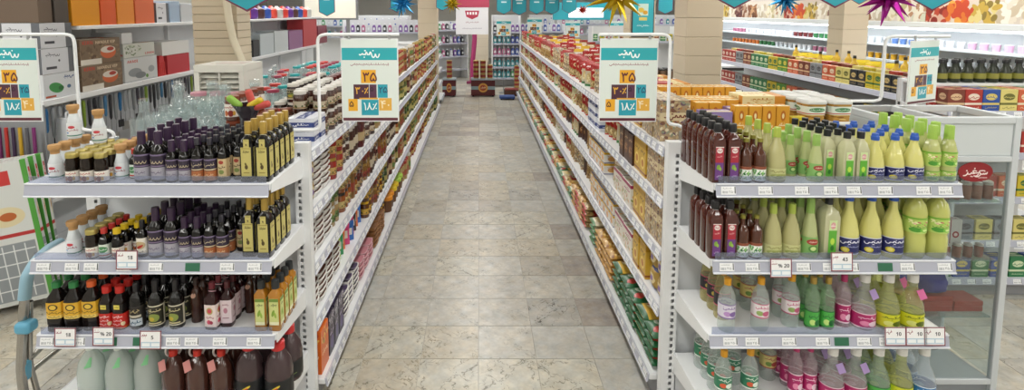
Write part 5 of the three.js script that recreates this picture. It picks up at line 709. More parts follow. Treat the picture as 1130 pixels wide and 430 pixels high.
carton('cookware_box', 'brown casserole carton, lower of two', 87, 133, 0.21, cS, AM.casserole); carton('cookware_box', 'brown casserole carton, upper of two', 87, 132, 0.215, cS + 0.212, AM.casserole);
carton('cookware_box', 'grey carton of pots with red lettering', 135, 172, 0.225, cS, AM.akadi); carton('cookware_box', 'long grey carton printed with green crockery', 135, 170, 0.13, cS + 0.227, AM.livan); carton('cookware_box', 'small white carton leaning above the crockery carton', 134, 146, 0.1, cS + 0.359, mat(0xd6d8da, 0.5));
carton('cookware_box', 'red and white carton beside the red dustpan', 183, 208, 0.2, cS, mat(0xb8343c, 0.5)); carton('cookware_box', 'white carton on the red and white carton', 178, 208, 0.14, cS + 0.202, mat(0xdcdcda, 0.5));
{ // dustpan
  const D = 5.575, t = thing('dustpan', 'red plastic dustpan with white ribs leaning on the shelf', 'dustpan', [WXF - 0.06, cS + TH, D - 0.02], Math.PI / 2);
  const s = new THREE.Shape(); s.moveTo(-0.065, 0); s.lineTo(0.065, 0); s.lineTo(0.03, 0.2); s.lineTo(-0.04, 0.2); s.closePath(); add('pan', new THREE.ExtrudeGeometry(s, { depth: 0.03, bevelEnabled: true, bevelSize: 0.004, bevelThickness: 0.004, bevelSegments: 2 }), mat(0xc22a2c, 0.35), t).position.y = 0.004;
  for (let i = 0; i < 3; i++) add('rib', box(0.006, 0.13, 0.006, -0.03 + i * 0.035, 0.08, 0.037), mat(0xd85a56, 0.4), t);
}
// upper shelf: storage boxes, luggage, tubs
const uS = 1.94;
const upper = (name, label, u0, u1, h, c, d, cat = 'box') => { const o = carton(name, label, u0, u1, h, /travel/.test(name) ? cS + 0.571 : uS, typeof c === 'number' ? mat(c, 0.45) : c, d); o.userData.category = cat; };
upper('storage_bin', 'solid orange plastic storage bin on upper shelf', 81, 112, 0.3, 0xe09418, 0.36, 'bin'); upper('storage_bin', 'red-orange plastic storage bin beside the orange one', 113, 130, 0.3, 0xd85a22, 0.36, 'bin'); upper('storage_bin', 'pale orange plastic storage bin beside the red-orange one', 131, 150, 0.3, 0xe08a2a, 0.36, 'bin'); upper('storage_bin', 'coral plastic storage bin before the small white cartons', 151, 172, 0.3, 0xd86a3c, 0.36, 'bin');
upper('travel_bag', 'dark brown travel bag on the appliance cartons', 62, 78, 0.3, 0x4c443f, 0.36, 'bag'); upper('travel_bag', 'grey-brown padded travel bag on the appliance cartons', 44, 60, 0.26, 0x6b5a4c, 0.36, 'bag'); 
upper('gadget_box', 'small white carton with blue print on upper shelf', 174, 188, 0.2, AM.plain, 0.25); upper('gadget_box', 'small pale blue carton on upper shelf', 189, 200, 0.22, 0x9fb4cc, 0.25); upper('gadget_box', 'small grey carton next to the slatted column', 201, 214, 0.2, 0xc4c8cc, 0.25);
// utensils hanging from the hook rail
const hues = [0x2f6fa4, 0x2b2b30, 0x8c9094, 0x34343a, 0x8aa63c, 0xa9acb0, 0x707478, 0x4a4450, 0x9a9ea2, 0x3c3c42, 0xb9bcc0, 0x4a80ac, 0x5a5c60];
const hueWord = ['blue', 'black', 'grey', 'graphite', 'lime', 'silver', 'stone grey', 'dusky violet', 'pewter', 'charcoal', 'pale grey', 'sky blue', 'slate'];
for (let i = 0; i < 54; i++) {
  const D = 4.1 + i * 0.066, k = (i * 5) % 13, len = rr(0.28, 0.46), t = thing('kitchen_utensil', `long kitchen utensil with ${hueWord[k]} handle hanging from hook rail`, 'utensil', [WXF - 0.105 + 0.022, 1.322, D], Math.PI / 2 + rr(-0.3, 0.3), 'utensils on the hook rail');
  add('handle', loft([[0, 0], [0.011, 0], [0.015, -0.03], [0.012, -len * 0.5], [0.006, -len * 0.55], [0, -len * 0.55]].map(([r, y]) => [r, y]).reverse(), 8), mat(hues[k], 0.4), t);
  add('head', merge([cyl(0.004, 0.004, len * 0.3, 0, -len * 0.83, 0, 6), rbox(0.05 + (i % 3) * 0.012, len * 0.22, 0.008, 0.003, 0, -len * 0.92, 0)]), i % 4 === 1 ? mat(0x2c2c30, 0.5) : steel, t);
  add('hook', new THREE.TorusGeometry(0.012, 0.002, 5, 12).translate(0, 0.0, -0.004), steel, t);
}
{ // white box grater hung among them
  const t = thing('box_grater', 'white tall box grater hanging among the utensils', 'grater', [WXF - 0.0 + 0.02, 0.92, 4.2], Math.PI / 2); add('body', loft([[0, 0, 0.8], [0.075, 0, 0.8], [0.062, 0.32, 0.8], [0, 0.32, 0.8]], 16), mat(0xd4d7da, 0.35), t); add('handle', tube([[-0.04, 0.318, 0], [-0.035, 0.36, 0], [0.035, 0.36, 0], [0.04, 0.318, 0]], 0.008, 16, 6), mat(0xd4d7da, 0.35), t);
  add('hook', tube([[0, 0.36, 0], [0, 0.41, -0.05], [0, 0.42, -0.09]], 0.003, 8, 5), steel, t);
}
// cloths and tools on the low shelf, brooms beside them
for (let i = 0; i < 14; i++) { const c = [0xa05a90, 0xd8605a, 0x7a5aa0, 0xd88a8a, 0x4c8a6a, 0xc9a85a, 0x5a5a66][i % 7]; put0('dish_cloth', `folded ${['mauve', 'coral', 'violet', 'pink', 'green', 'ochre', 'grey'][i % 7]} dish cloth on low household shelf`, 'cloth', pillow(0.12, 0.22, 0.05), mat(c, 0.85), [WXF - 0.12, 0.6358, 4.12 + i * 0.14], Math.PI / 2 - 0.4, 'dish cloths'); }
function put0(name, label, cat, geo, m, [x, y, D], turn, group) { const o = add(name, geo, m); o.position.set(x, y, -D); o.rotation.y = turn; return tag(o, label, cat, group); }
for (let i = 0; i < 9; i++) {
  const c = [0x5c2a6a, 0x8a2c3a, 0x9a8a7a, 0x6a2a5a, 0xb8322c, 0x3c2c4a, 0xc9a02c, 0x5c5c62, 0x7a2a6a][i], words = ['purple', 'wine red', 'taupe', 'plum', 'bright red', 'dark violet', 'mustard', 'slate', 'magenta'][i];
  const t = thing('broom', `upright broom with ${words} handle leaning on household shelving`, 'broom', [WXF - 0.42 + i * 0.05, 0.0008, 3.9], 0, 'brooms'); add('handle', cyl(0.012, 0.012, 1.02, 0, 0.2, 0, 8), mat(c, 0.4), t); add('brush_head', rbox(0.045, 0.09, 0.1, 0.01, 0, 0.17, 0), mat(c, 0.5), t); add('bristles', rbox(0.04, 0.125, 0.098, 0.004, 0, 0.0625, 0), mat(0x3a3a40, 0.9), t);
}
// drying rack cartons leaning on the end of the shelving
for (let i = 0; i < 3; i++) {
  const t = put0('drying_rack_carton', `flat carton of a drying rack with red logo, ${['outermost', 'middle', 'innermost'][i]} of three`, 'carton', rbox(0.56, 0.98, 0.04, 0.004, 0, 0.49, 0), AM.dryRack, [-3.21 - i * 0.03, 0.05, 3.58 + i * 0.075], 0.25); t.rotateX(-0.06); t.rotateZ(0.15 - i * 0.02);
}
// cartons on the end of the top shelf, seen from their short side
const endBox = (name, label, u0, u1, v0, v1, m, D = 4.0) => { const a = atD(u0, v1, D), b = atD(u1, v0, D), o = add(name, rbox(b[0] - a[0] - 0.004, b[1] - a[1] - 0.002, 0.3, 0.004), m); o.position.set((a[0] + b[0]) / 2, (a[1] + b[1]) / 2, -(D + 0.16)); return tag(o, label, 'box'); };
// blue and steel folding trolley against the end shelving
{
  const chrome = mat(0xa9a6a0, 0.25, 0.9), blue = mat(0x8fb4c6, 0.4), t = thing('folding_trolley', 'steel tube folding trolley with pale blue handle beside vinegar display', 'trolley', [0, 0, 0]);
  const P = (u, v, D) => { const p = atD(u, v, D); return [p[0], p[1], -p[2]]; };
  const a = P(33, 352, 2.3), top = P(30, 318, 2.3);
  add('handle', tube([P(27, 330, 2.4), P(30, 305, 2.42), P(40, 288, 2.48), P(54, 275, 2.6), P(66, 268, 2.72)], 0.026, 30, 12), blue, t);
  add('frame_tube', tube([P(27, 328, 2.4), [P(25, 400, 2.4)[0] - 0.01, 0.4, -2.4], [-2.1, 0.06, -2.38]], 0.02, 20, 10), chrome, t);
  add('frame_tube', tube([P(33, 332, 2.44), [P(33, 400, 2.44)[0], 0.4, -2.44], [-2.06, 0.06, -2.44]], 0.013, 20, 10), chrome, t);
  add('joint', rbox(0.075, 0.055, 0.07, 0.02, P(27, 361, 2.38)[0], P(27, 361, 2.38)[1], -2.39, 3), mat(0x62a8c6, 0.35), t);
  add('joint', rbox(0.03, 0.09, 0.05, 0.01, P(29, 408, 2.42)[0], P(29, 408, 2.42)[1], -2.42, 2), mat(0x62a8c6, 0.35), t);
  for (const dy of [0, -0.12]) add('side_bar', tube([P(34, 395 - dy * 120, 2.44), [-2.03, 0.56 + dy, -2.7], [-2.05, 0.6 + dy, -2.95]], 0.012, 12, 8), chrome, t);
  add('cross_bar', tube([[-2.05, 0.48, -2.95], [-2.35, 0.45, -2.95]], 0.012, 8, 8), chrome, t);
  add('rear_leg', tube([[-2.05, 0.62, -2.95], [-2.06, 0.05, -3.0]], 0.013, 8, 8), chrome, t);
  for (const [x, z] of [[-2.1, -2.38], [-2.06, -3.0], [-2.06, -2.46]]) add('wheel', at(new THREE.CylinderGeometry(0.04, 0.04, 0.02, 16), x, 0.041, z, 0, 0, Math.PI / 2), mat(0x303338, 0.6), t);
}
// far stretch of the household shelving: bins and buckets
for (const [name, label, u0, u1, h, c, cat] of [['storage_bin', 'black plastic bin on the far household shelf', 279, 286, 0.24, 0x2c2d30, 'bin'], ['storage_bin', 'clear grey plastic bin on the far household shelf', 287, 302, 0.32, 0xc3ccd0, 'bin'], ['storage_bin', 'clear frosted bin beside the bottle carrier', 303, 318, 0.34, 0xcfd6d8, 'bin'], ['bottle_carrier', 'pink and blue bottle carrier on the far shelf', 319, 334, 0.32, 0x9a6a94, 'carrier'], ['bucket', 'coral red bucket on the far household shelf', 335, 350, 0.5, 0xc9484c, 'bucket'], ['bucket', 'plum red bucket beside the coral bucket', 351, 361, 0.36, 0x8a3a4c, 'bucket']]) { const o = carton(name, label, u0, u1, h, cS, mat(c, 0.35), 0.3); o.userData.category = cat; }
const potHues = [[0xc9382c, 'red'], [0x5a2a86, 'purple'], [0x4c2a2a, 'brown'], [0x2f4fa0, 'blue'], [0xd84838, 'scarlet'], [0xb8b8b4, 'grey']];
for (let i = 0; i < 12; i++) { const D = 7.85 + i * 0.26, [c, w] = potHues[i % 6]; put0('cooking_pot', `round ${w} cooking pot on the upper household shelf`, 'pot', loft([[0, 0], [0.09, 0], [0.1, 0.02], [0.1, 0.13], [0.105, 0.135], [0.1, 0.145], [0.04, 0.175], [0.02, 0.2], [0, 0.2]], 18), mat(c, 0.3), [WXF - 0.16, uS + TH, D], 0, 'cooking pots'); }

// ---------------------------------------------------------------- tea gondola across the right aisle
const TX = 3.5, EX = 3.78;
{
  const t = thing('tea_gondola', 'white metal gondola of tea and coffee boxes across the side aisle', 'shelving', [0, 0, 0]);
  const D0 = 4.28, D1 = 8.2, L_ = D1 - D0, mD = (D0 + D1) / 2;
  add('back_panel', box(0.03, 1.32, L_, TX + 0.5, 0.66, -mD), offWhite, t);
  for (let i = 0; i < 4; i++) for (const y of [1.36, 1.06, 0.74, 0.42, 0.14]) {
    add('shelf', rbox(0.48, 0.03, L_ / 4 - 0.004, 0.003, TX + 0.24, y - 0.015, -(D0 + (i + 0.5) * L_ / 4)), white, t); add('shelf', rbox(0.48, 0.03, L_ / 4 - 0.004, 0.003, TX + 0.76, y - 0.015, -(D0 + (i + 0.5) * L_ / 4)), white, t);
    const r = add('price_rail', rbox(0.008, 0.05, L_ / 4 - 0.006, 0.003), railMat, t); r.position.set(TX - 0.005, y - 0.02, -(D0 + (i + 0.5) * L_ / 4)); r.rotation.z = -0.3;
  }
  const e = thing('end_display', 'white wire end shelving of tea cartons beside the glass showcase', 'shelving', [0, 0, 0]);
  for (const y of [1.36, 1.06, 0.74, 0.42, 0.14]) { add('shelf', rbox(1.0, 0.03, 0.46, 0.004, EX, y - 0.015, -4.02), white, e); const r = add('price_rail', rbox(1.0, 0.05, 0.008, 0.003), railMat, e); r.position.set(EX, y - 0.02, -3.783); r.rotation.x = -0.2; for (let i = 0; i < 9; i++) add('price_ticket', ticketGeo, pick(ticketMats), r).position.set(-0.45 + i * 0.11, 0, 0.0052); }
  add('back_panel', box(1.0, 1.53, 0.014, EX, 0.775, -4.258), offWhite, e); for (const x of [EX - 0.48, EX + 0.48]) add('upright', box(0.04, 1.54, 0.03, x, 0.77, -4.235), white, e); add('plinth', box(0.98, 0.11, 0.42, EX, 0.056, -4.03), mat(0x8f9094, 0.6), e);
  add('riser_shelf', rbox(0.98, 0.02, 0.26, 0.004, EX, 1.52, -4.12), white, e); for (const x of [EX - 0.4, EX, EX + 0.4]) add('riser_post', box(0.03, 0.15, 0.03, x, 1.4355, -4.1), white, e);
}
const teaPal = [['#a8342c', '#e6d8c8', 'red'], ['#2f7a4c', '#d8e2c0', 'green'], ['#c9b42c', '#2f6a3c', 'yellow'], ['#4f8a34', '#e0d04a', 'lime green'], ['#7a3a2a', '#d8b890', 'brown'], ['#8a8f94', '#4a4a50', 'grey'], ['#c9603c', '#e8dcc0', 'orange'], ['#23262c', '#c9b070', 'black'], ['#2c4f9c', '#d9c46a', 'blue'], ['#d9cc7a', '#6a6a2c', 'cream']];
teaPal.forEach(([a, b, w], i) => { const m = printed(design(96, 128, a, [['r', 0, 0.62, 1, 0.1, b], ['e', 0.5, 0.34, 0.34, 0.16, b], ['s', 0.2, 0.28, 0.6, 0.14, a, 4], ['s', 0.15, 0.8, 0.7, 0.1, b, 5]]), 0.42); PK('tea' + i, 'tea_box', 'box', w + ' tea box', 0.1, 0.15, 0.07, bx(0.098, 0.15, 0.068), m); PK('teaWide' + i, 'tea_carton', 'carton', 'tall ' + w + ' tea carton', 0.122, 0.15, 0.09, bx(0.12, 0.15, 0.088), m); });
const order = [0, 0, 5, 4, 1, 1, 2, 3, 6, 4, 5, 6, 9, 7, 2, 7, 0, 4];
for (const [y, sh] of [[1.36, 'top'], [1.06, 'second']]) for (let i = 0; i < 34; i++) { const D = 4.4 + i * 0.106, k = order[(33 - i + (sh === 'second' ? 0 : 0)) % order.length | 0]; put('tea' + order[Math.floor((33 - i) / 2) % order.length], TX + 0.07, y, D, -Math.PI / 2, `on ${sh} shelf of the tea gondola`); }
for (let i = 0; i < 22; i++) put('tea' + [4, 4, 0, 9, 2, 9][i % 6], TX + 0.17, 1.36, 4.45 + i * 0.16, -Math.PI / 2, 'in back row of the tea gondola', 1.15);
kind('oilYellow', 'oil_bottle', 'bottle', 'yellow oil bottle with dark cap', 0.08, 0.24, 0.08, () => solo(painted([[loft(vin(0.04, 0.24), 10, 0.9), 0xc9a52a], [loft(capProf(0.016, 0.03, 0.212), 10, 0.9), 0x2c2a22], [loft([[0.041, 0.03], [0.041, 0.12]], 10, 0.9), 0xd8c84a]]), paintedMat));
kind('darkFlask', 'dark_bottle', 'bottle', 'short dark bottle with black stopper', 0.08, 0.17, 0.08, () => solo(painted([[loft(bulb(0.04, 0.17), 10, 0.9), 0x232a1c], [loft(capProf(0.022, 0.03, 0.142), 10, 0.9), 0x16171a], [loft([[0.0405, 0.03], [0.0395, 0.07]], 10, 0.9), 0x8c8a3c]]), paintedMat));
kind('fruitBag', 'fruit_bag', 'bag', 'bright yellow pack of fruit drink', 0.16, 0.16, 0.12, () => solo(pillow(0.16, 0.16, 0.1), mat(0xd9c028, 0.4)));
for (let i = 0; i < 14; i++) put(i % 5 < 3 ? 'fruitBag' : 'oilYellow', TX + 0.75, 1.36, 4.6 + i * 0.21, -0.4, 'on far side of tea gondola');
for (let i = 0; i < 12; i++) put(i % 3 ? 'teaWide' + [4, 0, 6][i % 3] : 'oilYellow', TX + 0.38, 1.36, 4.5 + i * 0.19, -Math.PI / 2, 'in middle row of tea gondola');
// cartons and bottles on the end shelf
[4, 0, 8, 9, 6, 1, 5, 0].forEach((k, i) => put('teaWide' + k, EX - 0.43 + i * 0.124, 1.36, 3.85, 0, 'on top of tea end shelving'));
[0, 4, 8, 2, 6, 1, 7, 9].forEach((k, i) => put('teaWide' + k, EX - 0.43 + i * 0.124, 1.36, 3.945, 0, 'in second row of tea end shelving'));
for (let i = 0; i < 10; i++) for (let r = 0; r < 2; r++) put('darkFlask', EX - 0.43 + i * 0.095, 1.53, 4.06 + r * 0.09, 0, 'on riser above tea cartons');
[[1.06, [0, 6]], [0.74, [6, 2, 0]], [0.42, [9, 5]], [0.14, [1, 8]]].forEach(([y, ks], n) => { for (let i = 0; i < 7; i++) put('teaWide' + ks[i % ks.length], EX - 0.42 + i * 0.135, y, 3.85, 0, `on ${['second', 'third', 'fourth', 'lowest'][n]} shelf of tea end shelving`); });
{ // framed notice at the far end of the tea gondola
  const [x, y] = atD(826, 88, 8.3), t = thing('framed_notice', 'black framed white notice board under the tea shelf end', 'notice', [x, 0, 8.42]);
  add('frame', merge([box(0.7, 0.04, 0.03, 0, y + 0.15, 0), box(0.7, 0.04, 0.03, 0, y - 0.15, 0), box(0.04, 0.34, 0.03, -0.33, y, 0), box(0.04, 0.34, 0.03, 0.33, y, 0)]), mat(0x4a4340, 0.5), t); add('board', box(0.64, 0.28, 0.012, 0, y, -0.004), printed(tex(128, 56, (g, w, h) => { g.fillStyle = '#cdd6d4'; g.fillRect(0, 0, w, h); scribble(g, w * 0.35, h * 0.35, w * 0.35, h * 0.25, '#4a5a66', 5, 3); }), 0.5), t);
  add('stand', box(0.05, y - 0.17, 0.04, 0, (y - 0.17) / 2, 0), mat(0x4a4340, 0.5), t); add('foot', rbox(0.5, 0.02, 0.24, 0.005, 0, 0.0108, 0), mat(0x4a4340, 0.5), t); add('shelf_top', rbox(0.76, 0.03, 0.3, 0.004, 0, y + 0.19, -0.1), white, t);
}
// ---------------------------------------------------------------- glass showcase beside the lemon display
{
  const X0 = 2.1, X1 = 2.8, Df = 2.78, Db = 3.16, H = 1.515, t = thing('glass_showcase', 'white framed glass showcase of saffron with a red oval emblem', 'showcase', [0, 0, 0]);
  const fr = mat(0xc9ced2, 0.35), bar = (x0, x1, y0, y1, d0, d1, n = 'frame_bar', m = fr) => add(n, rbox(x1 - x0, y1 - y0, d1 - d0, 0.004, (x0 + x1) / 2, (y0 + y1) / 2, -(d0 + d1) / 2), m, t);
  for (const [x, D] of [[X0, Df], [X1 - 0.035, Df], [X0, Db - 0.03], [X1 - 0.035, Db - 0.03]]) bar(x, x + 0.035, 0.002, H, D, D + 0.03, 'corner_post');
  bar(X0 + 0.035, X1 - 0.035, H - 0.035, H, Df, Df + 0.03); bar(X0 + 0.035, X1 - 0.035, H - 0.235, H - 0.205, Df, Df + 0.03); bar(X0 + 0.035, X1 - 0.035, H - 0.035, H, Db - 0.03, Db);
  bar(X0, X0 + 0.035, H - 0.035, H, Df + 0.03, Db - 0.03); bar(X1 - 0.035, X1, H - 0.035, H, Df + 0.03, Db - 0.03); bar(X0 + 0.28, X0 + 0.31, H - 0.035, H, Df + 0.03, Db - 0.03); bar(X0, X0 + 0.035, H - 0.235, H - 0.205, Df + 0.03, Db - 0.03); bar(X1 - 0.035, X1, H - 0.235, H - 0.205, Df + 0.03, Db - 0.03);
  bar(X0 + 0.035, X1 - 0.035, H - 0.205, H - 0.035, Df + 0.008, Df + 0.02, 'header_panel', mat(0xcdd3d6, 0.4)); bar(X0 + 0.008, X0 + 0.02, H - 0.205, H - 0.035, Df + 0.03, Db - 0.03, 'side_header', mat(0xcdd3d6, 0.4)); bar(X1 - 0.02, X1 - 0.008, H - 0.205, H - 0.035, Df + 0.03, Db - 0.03, 'side_header', mat(0xcdd3d6, 0.4));
  bar(X0 + 0.036, X1 - 0.036, H - 0.075, H - 0.06, Df + 0.031, Db - 0.031, 'tray_floor', mat(0xa89274, 0.7)); bar(X0 + 0.035, X1 - 0.035, 0.05, 0.08, Df, Db, 'base'); bar(X0 + 0.01, X1 - 0.01, 0.002, 0.05, Df + 0.02, Db - 0.01, 'plinth', mat(0x8f9499, 0.5));
  bar(X0 + 0.02, X1 - 0.02, 0.08, H - 0.235, Db - 0.014, Db - 0.008, 'back_panel', mat(0x9a8078, 0.5));
  const pane = new THREE.MeshPhysicalMaterial({ color: 0xf2f6f6, roughness: 0.02, transmission: 1, thickness: 0, ior: 1.5 });
  bar(X0 + 0.035, X1 - 0.035, 0.08, H - 0.235, Df + 0.012, Df + 0.016, 'glass_pane', pane); bar(X1 - 0.018, X1 - 0.014, 0.08, H - 0.235, Df + 0.03, Db - 0.03, 'glass_pane', pane); bar(X0 + 0.014, X0 + 0.018, 0.08, H - 0.235, Df + 0.03, Db - 0.03, 'glass_pane', pane);
  const shelves = [0.42, 0.74, 1.06];
  for (const y of shelves) bar(X0 + 0.037, X1 - 0.037, y - 0.008, y, Df + 0.03, Db - 0.02, 'glass_shelf', new THREE.MeshPhysicalMaterial({ color: 0xdce8e6, roughness: 0.05, transmission: 0.85, thickness: 0, ior: 1.5 }));
  // emblem
  const logo = printed(tex(256, 160, (g, w, h) => {
    g.fillStyle = '#8f1c24'; g.fillRect(0, 0, w, h); g.strokeStyle = '#f1e6e2'; g.lineWidth = 9; g.lineCap = g.lineJoin = 'round'; const s = (...p) => { g.beginPath(); g.moveTo(p[0], p[1]); for (let i = 2; i < p.length; i += 4) g.quadraticCurveTo(p[i], p[i + 1], p[i + 2], p[i + 3]); g.stroke(); };
    s(214, 84, 212, 104, 200, 92, 196, 106, 186, 92, 180, 106, 168, 94); s(168, 94, 150, 86, 158, 72); s(158, 72, 190, 66, 196, 74); s(168, 94, 158, 124, 130, 118); s(150, 96, 140, 120, 118, 112); s(134, 74, 100, 60, 112, 84, 130, 92, 148, 86); s(120, 92, 104, 96, 98, 86); s(98, 88, 90, 104, 70, 96); s(70, 84, 66, 112, 40, 110); g.fillStyle = '#f1e6e2'; for (const [x, y, r] of [[120, 52, 6], [62, 70, 6], [96, 116, 5], [106, 118, 5]]) { g.beginPath(); g.arc(x, y, r, 0, 7); g.fill(); } g.font = 'bold 15px sans-serif'; g.fillText('SAFFRON', 150, 132);
  }), 0.4);
  const el = new THREE.CylinderGeometry(0.5, 0.5, 0.004, 36); el.rotateX(Math.PI / 2); el.scale(0.18, 0.105, 1); { const p = el.attributes.position, q = el.attributes.uv; for (let i = 0; i < p.count; i++) q.setXY(i, p.getX(i) / 0.18 + 0.5, p.getY(i) / 0.105 + 0.5); }
  const [lx, ly] = atD(1078, 190, Df); add('emblem', el, logo, t).position.set(lx, ly, -(Df + 0.009));
  // contents
  const inC = 'in the glass showcase';
  PK('saffronBox', 'saffron_box', 'box', 'white upright box with a red seal', 0.06, 0.17, 0.05, bx(0.06, 0.17, 0.05), printed(design(64, 160, '#d6d0cc', [['e', 0.5, 0.5, 0.28, 0.11, '#a02830'], ['e', 0.5, 0.5, 0.16, 0.06, '#e6d0cc'], ['r', 0, 0, 0.06, 1, '#a02830']]), 0.5));
  kind('saffronJar', 'saffron_jar', 'jar', 'small glass jar of red saffron', 0.055, 0.09, 0.055, () => assembled([['body', loft(jarProf(0.026, 0.09), 12), liquid(0x7a4434)], ['lid', loft(lidProf(0.026, 0.09), 12), mat(0xb9b4ae, 0.3, 0.5)]]));
  PK('saffronPack', 'saffron_pack', 'pack', 'flat red saffron gift pack', 0.16, 0.028, 0.12, bx(0.16, 0.028, 0.12), mat(0x9a2c2a, 0.35)); PK('bluePack', 'velvet_pouch', 'pouch', 'deep blue velvet pouch', 0.15, 0.07, 0.12, pillow(0.15, 0.1, 0.12), mat(0x2c2f86, 0.7)); PK('whiteTray', 'candy_tray', 'tray', 'white ribbed tray', 0.06, 0.03, 0.14, bx(0.058, 0.027, 0.14), mat(0xdadedf, 0.4));
  for (let i = 0; i < 6; i++) for (let r = 0; r < 2; r++) put('saffronJar', 2.44 + i * 0.057, 1.06, 2.86 + r * 0.1, 0, inC + ' on its top shelf');
  for (let i = 0; i < 5; i++) put('saffronPack', 2.55, 1.06 + i * 0.029, 3.06, 0, inC + ' behind the top shelf jars');
  for (let i = 0; i < 4; i++) put('saffronBox', 2.45 + i * 0.066, 0.74, 2.96, -0.12, inC); for (let i = 0; i < 5; i++) put('saffronJar', 2.46 + i * 0.06, 0.74, 2.85, 0, inC + ' on its middle shelf', 0.8);
  for (let i = 0; i < 4; i++) put('saffronBox', 2.45 + i * 0.066, 0.74, 3.07, 0, inC + ', back row');
  for (let s = 0; s < 3; s++) for (let l = 0; l < [4, 3, 2][s]; l++) put('saffronPack', 2.35 + s * 0.166, 0.42 + l * 0.029, 2.92, 0.03 * (l % 2), inC + ' on its lower shelf');
  for (let i = 0; i < 2; i++) put('bluePack', 2.35 + i * 0.166, 0.42 + [4, 3][i] * 0.029, 2.92, 0.1, inC);
  for (let l = 0; l < 7; l++) put('whiteTray', 2.36, 1.06 + l * 0.028, 2.92, 0, inC + ', stacked'), put('whiteTray', 2.36, 0.74 + l * 0.028, 2.92, 0, inC + ', stacked on middle shelf');
  for (let i = 0; i < 2; i++) { const p = put0('grey_carton', `grey flat carton with a white frame print ${['leaning on the showcase base', 'lying on the showcase base'][i]}`, 'carton', rbox(0.26, 0.2, 0.03, 0.003, 0, 0.1, 0), mat(0x9c9fa0, 0.5), [2.3 + i * 0.27, 0.0815, 3.0 + i * 0.03], 0.2); }
}
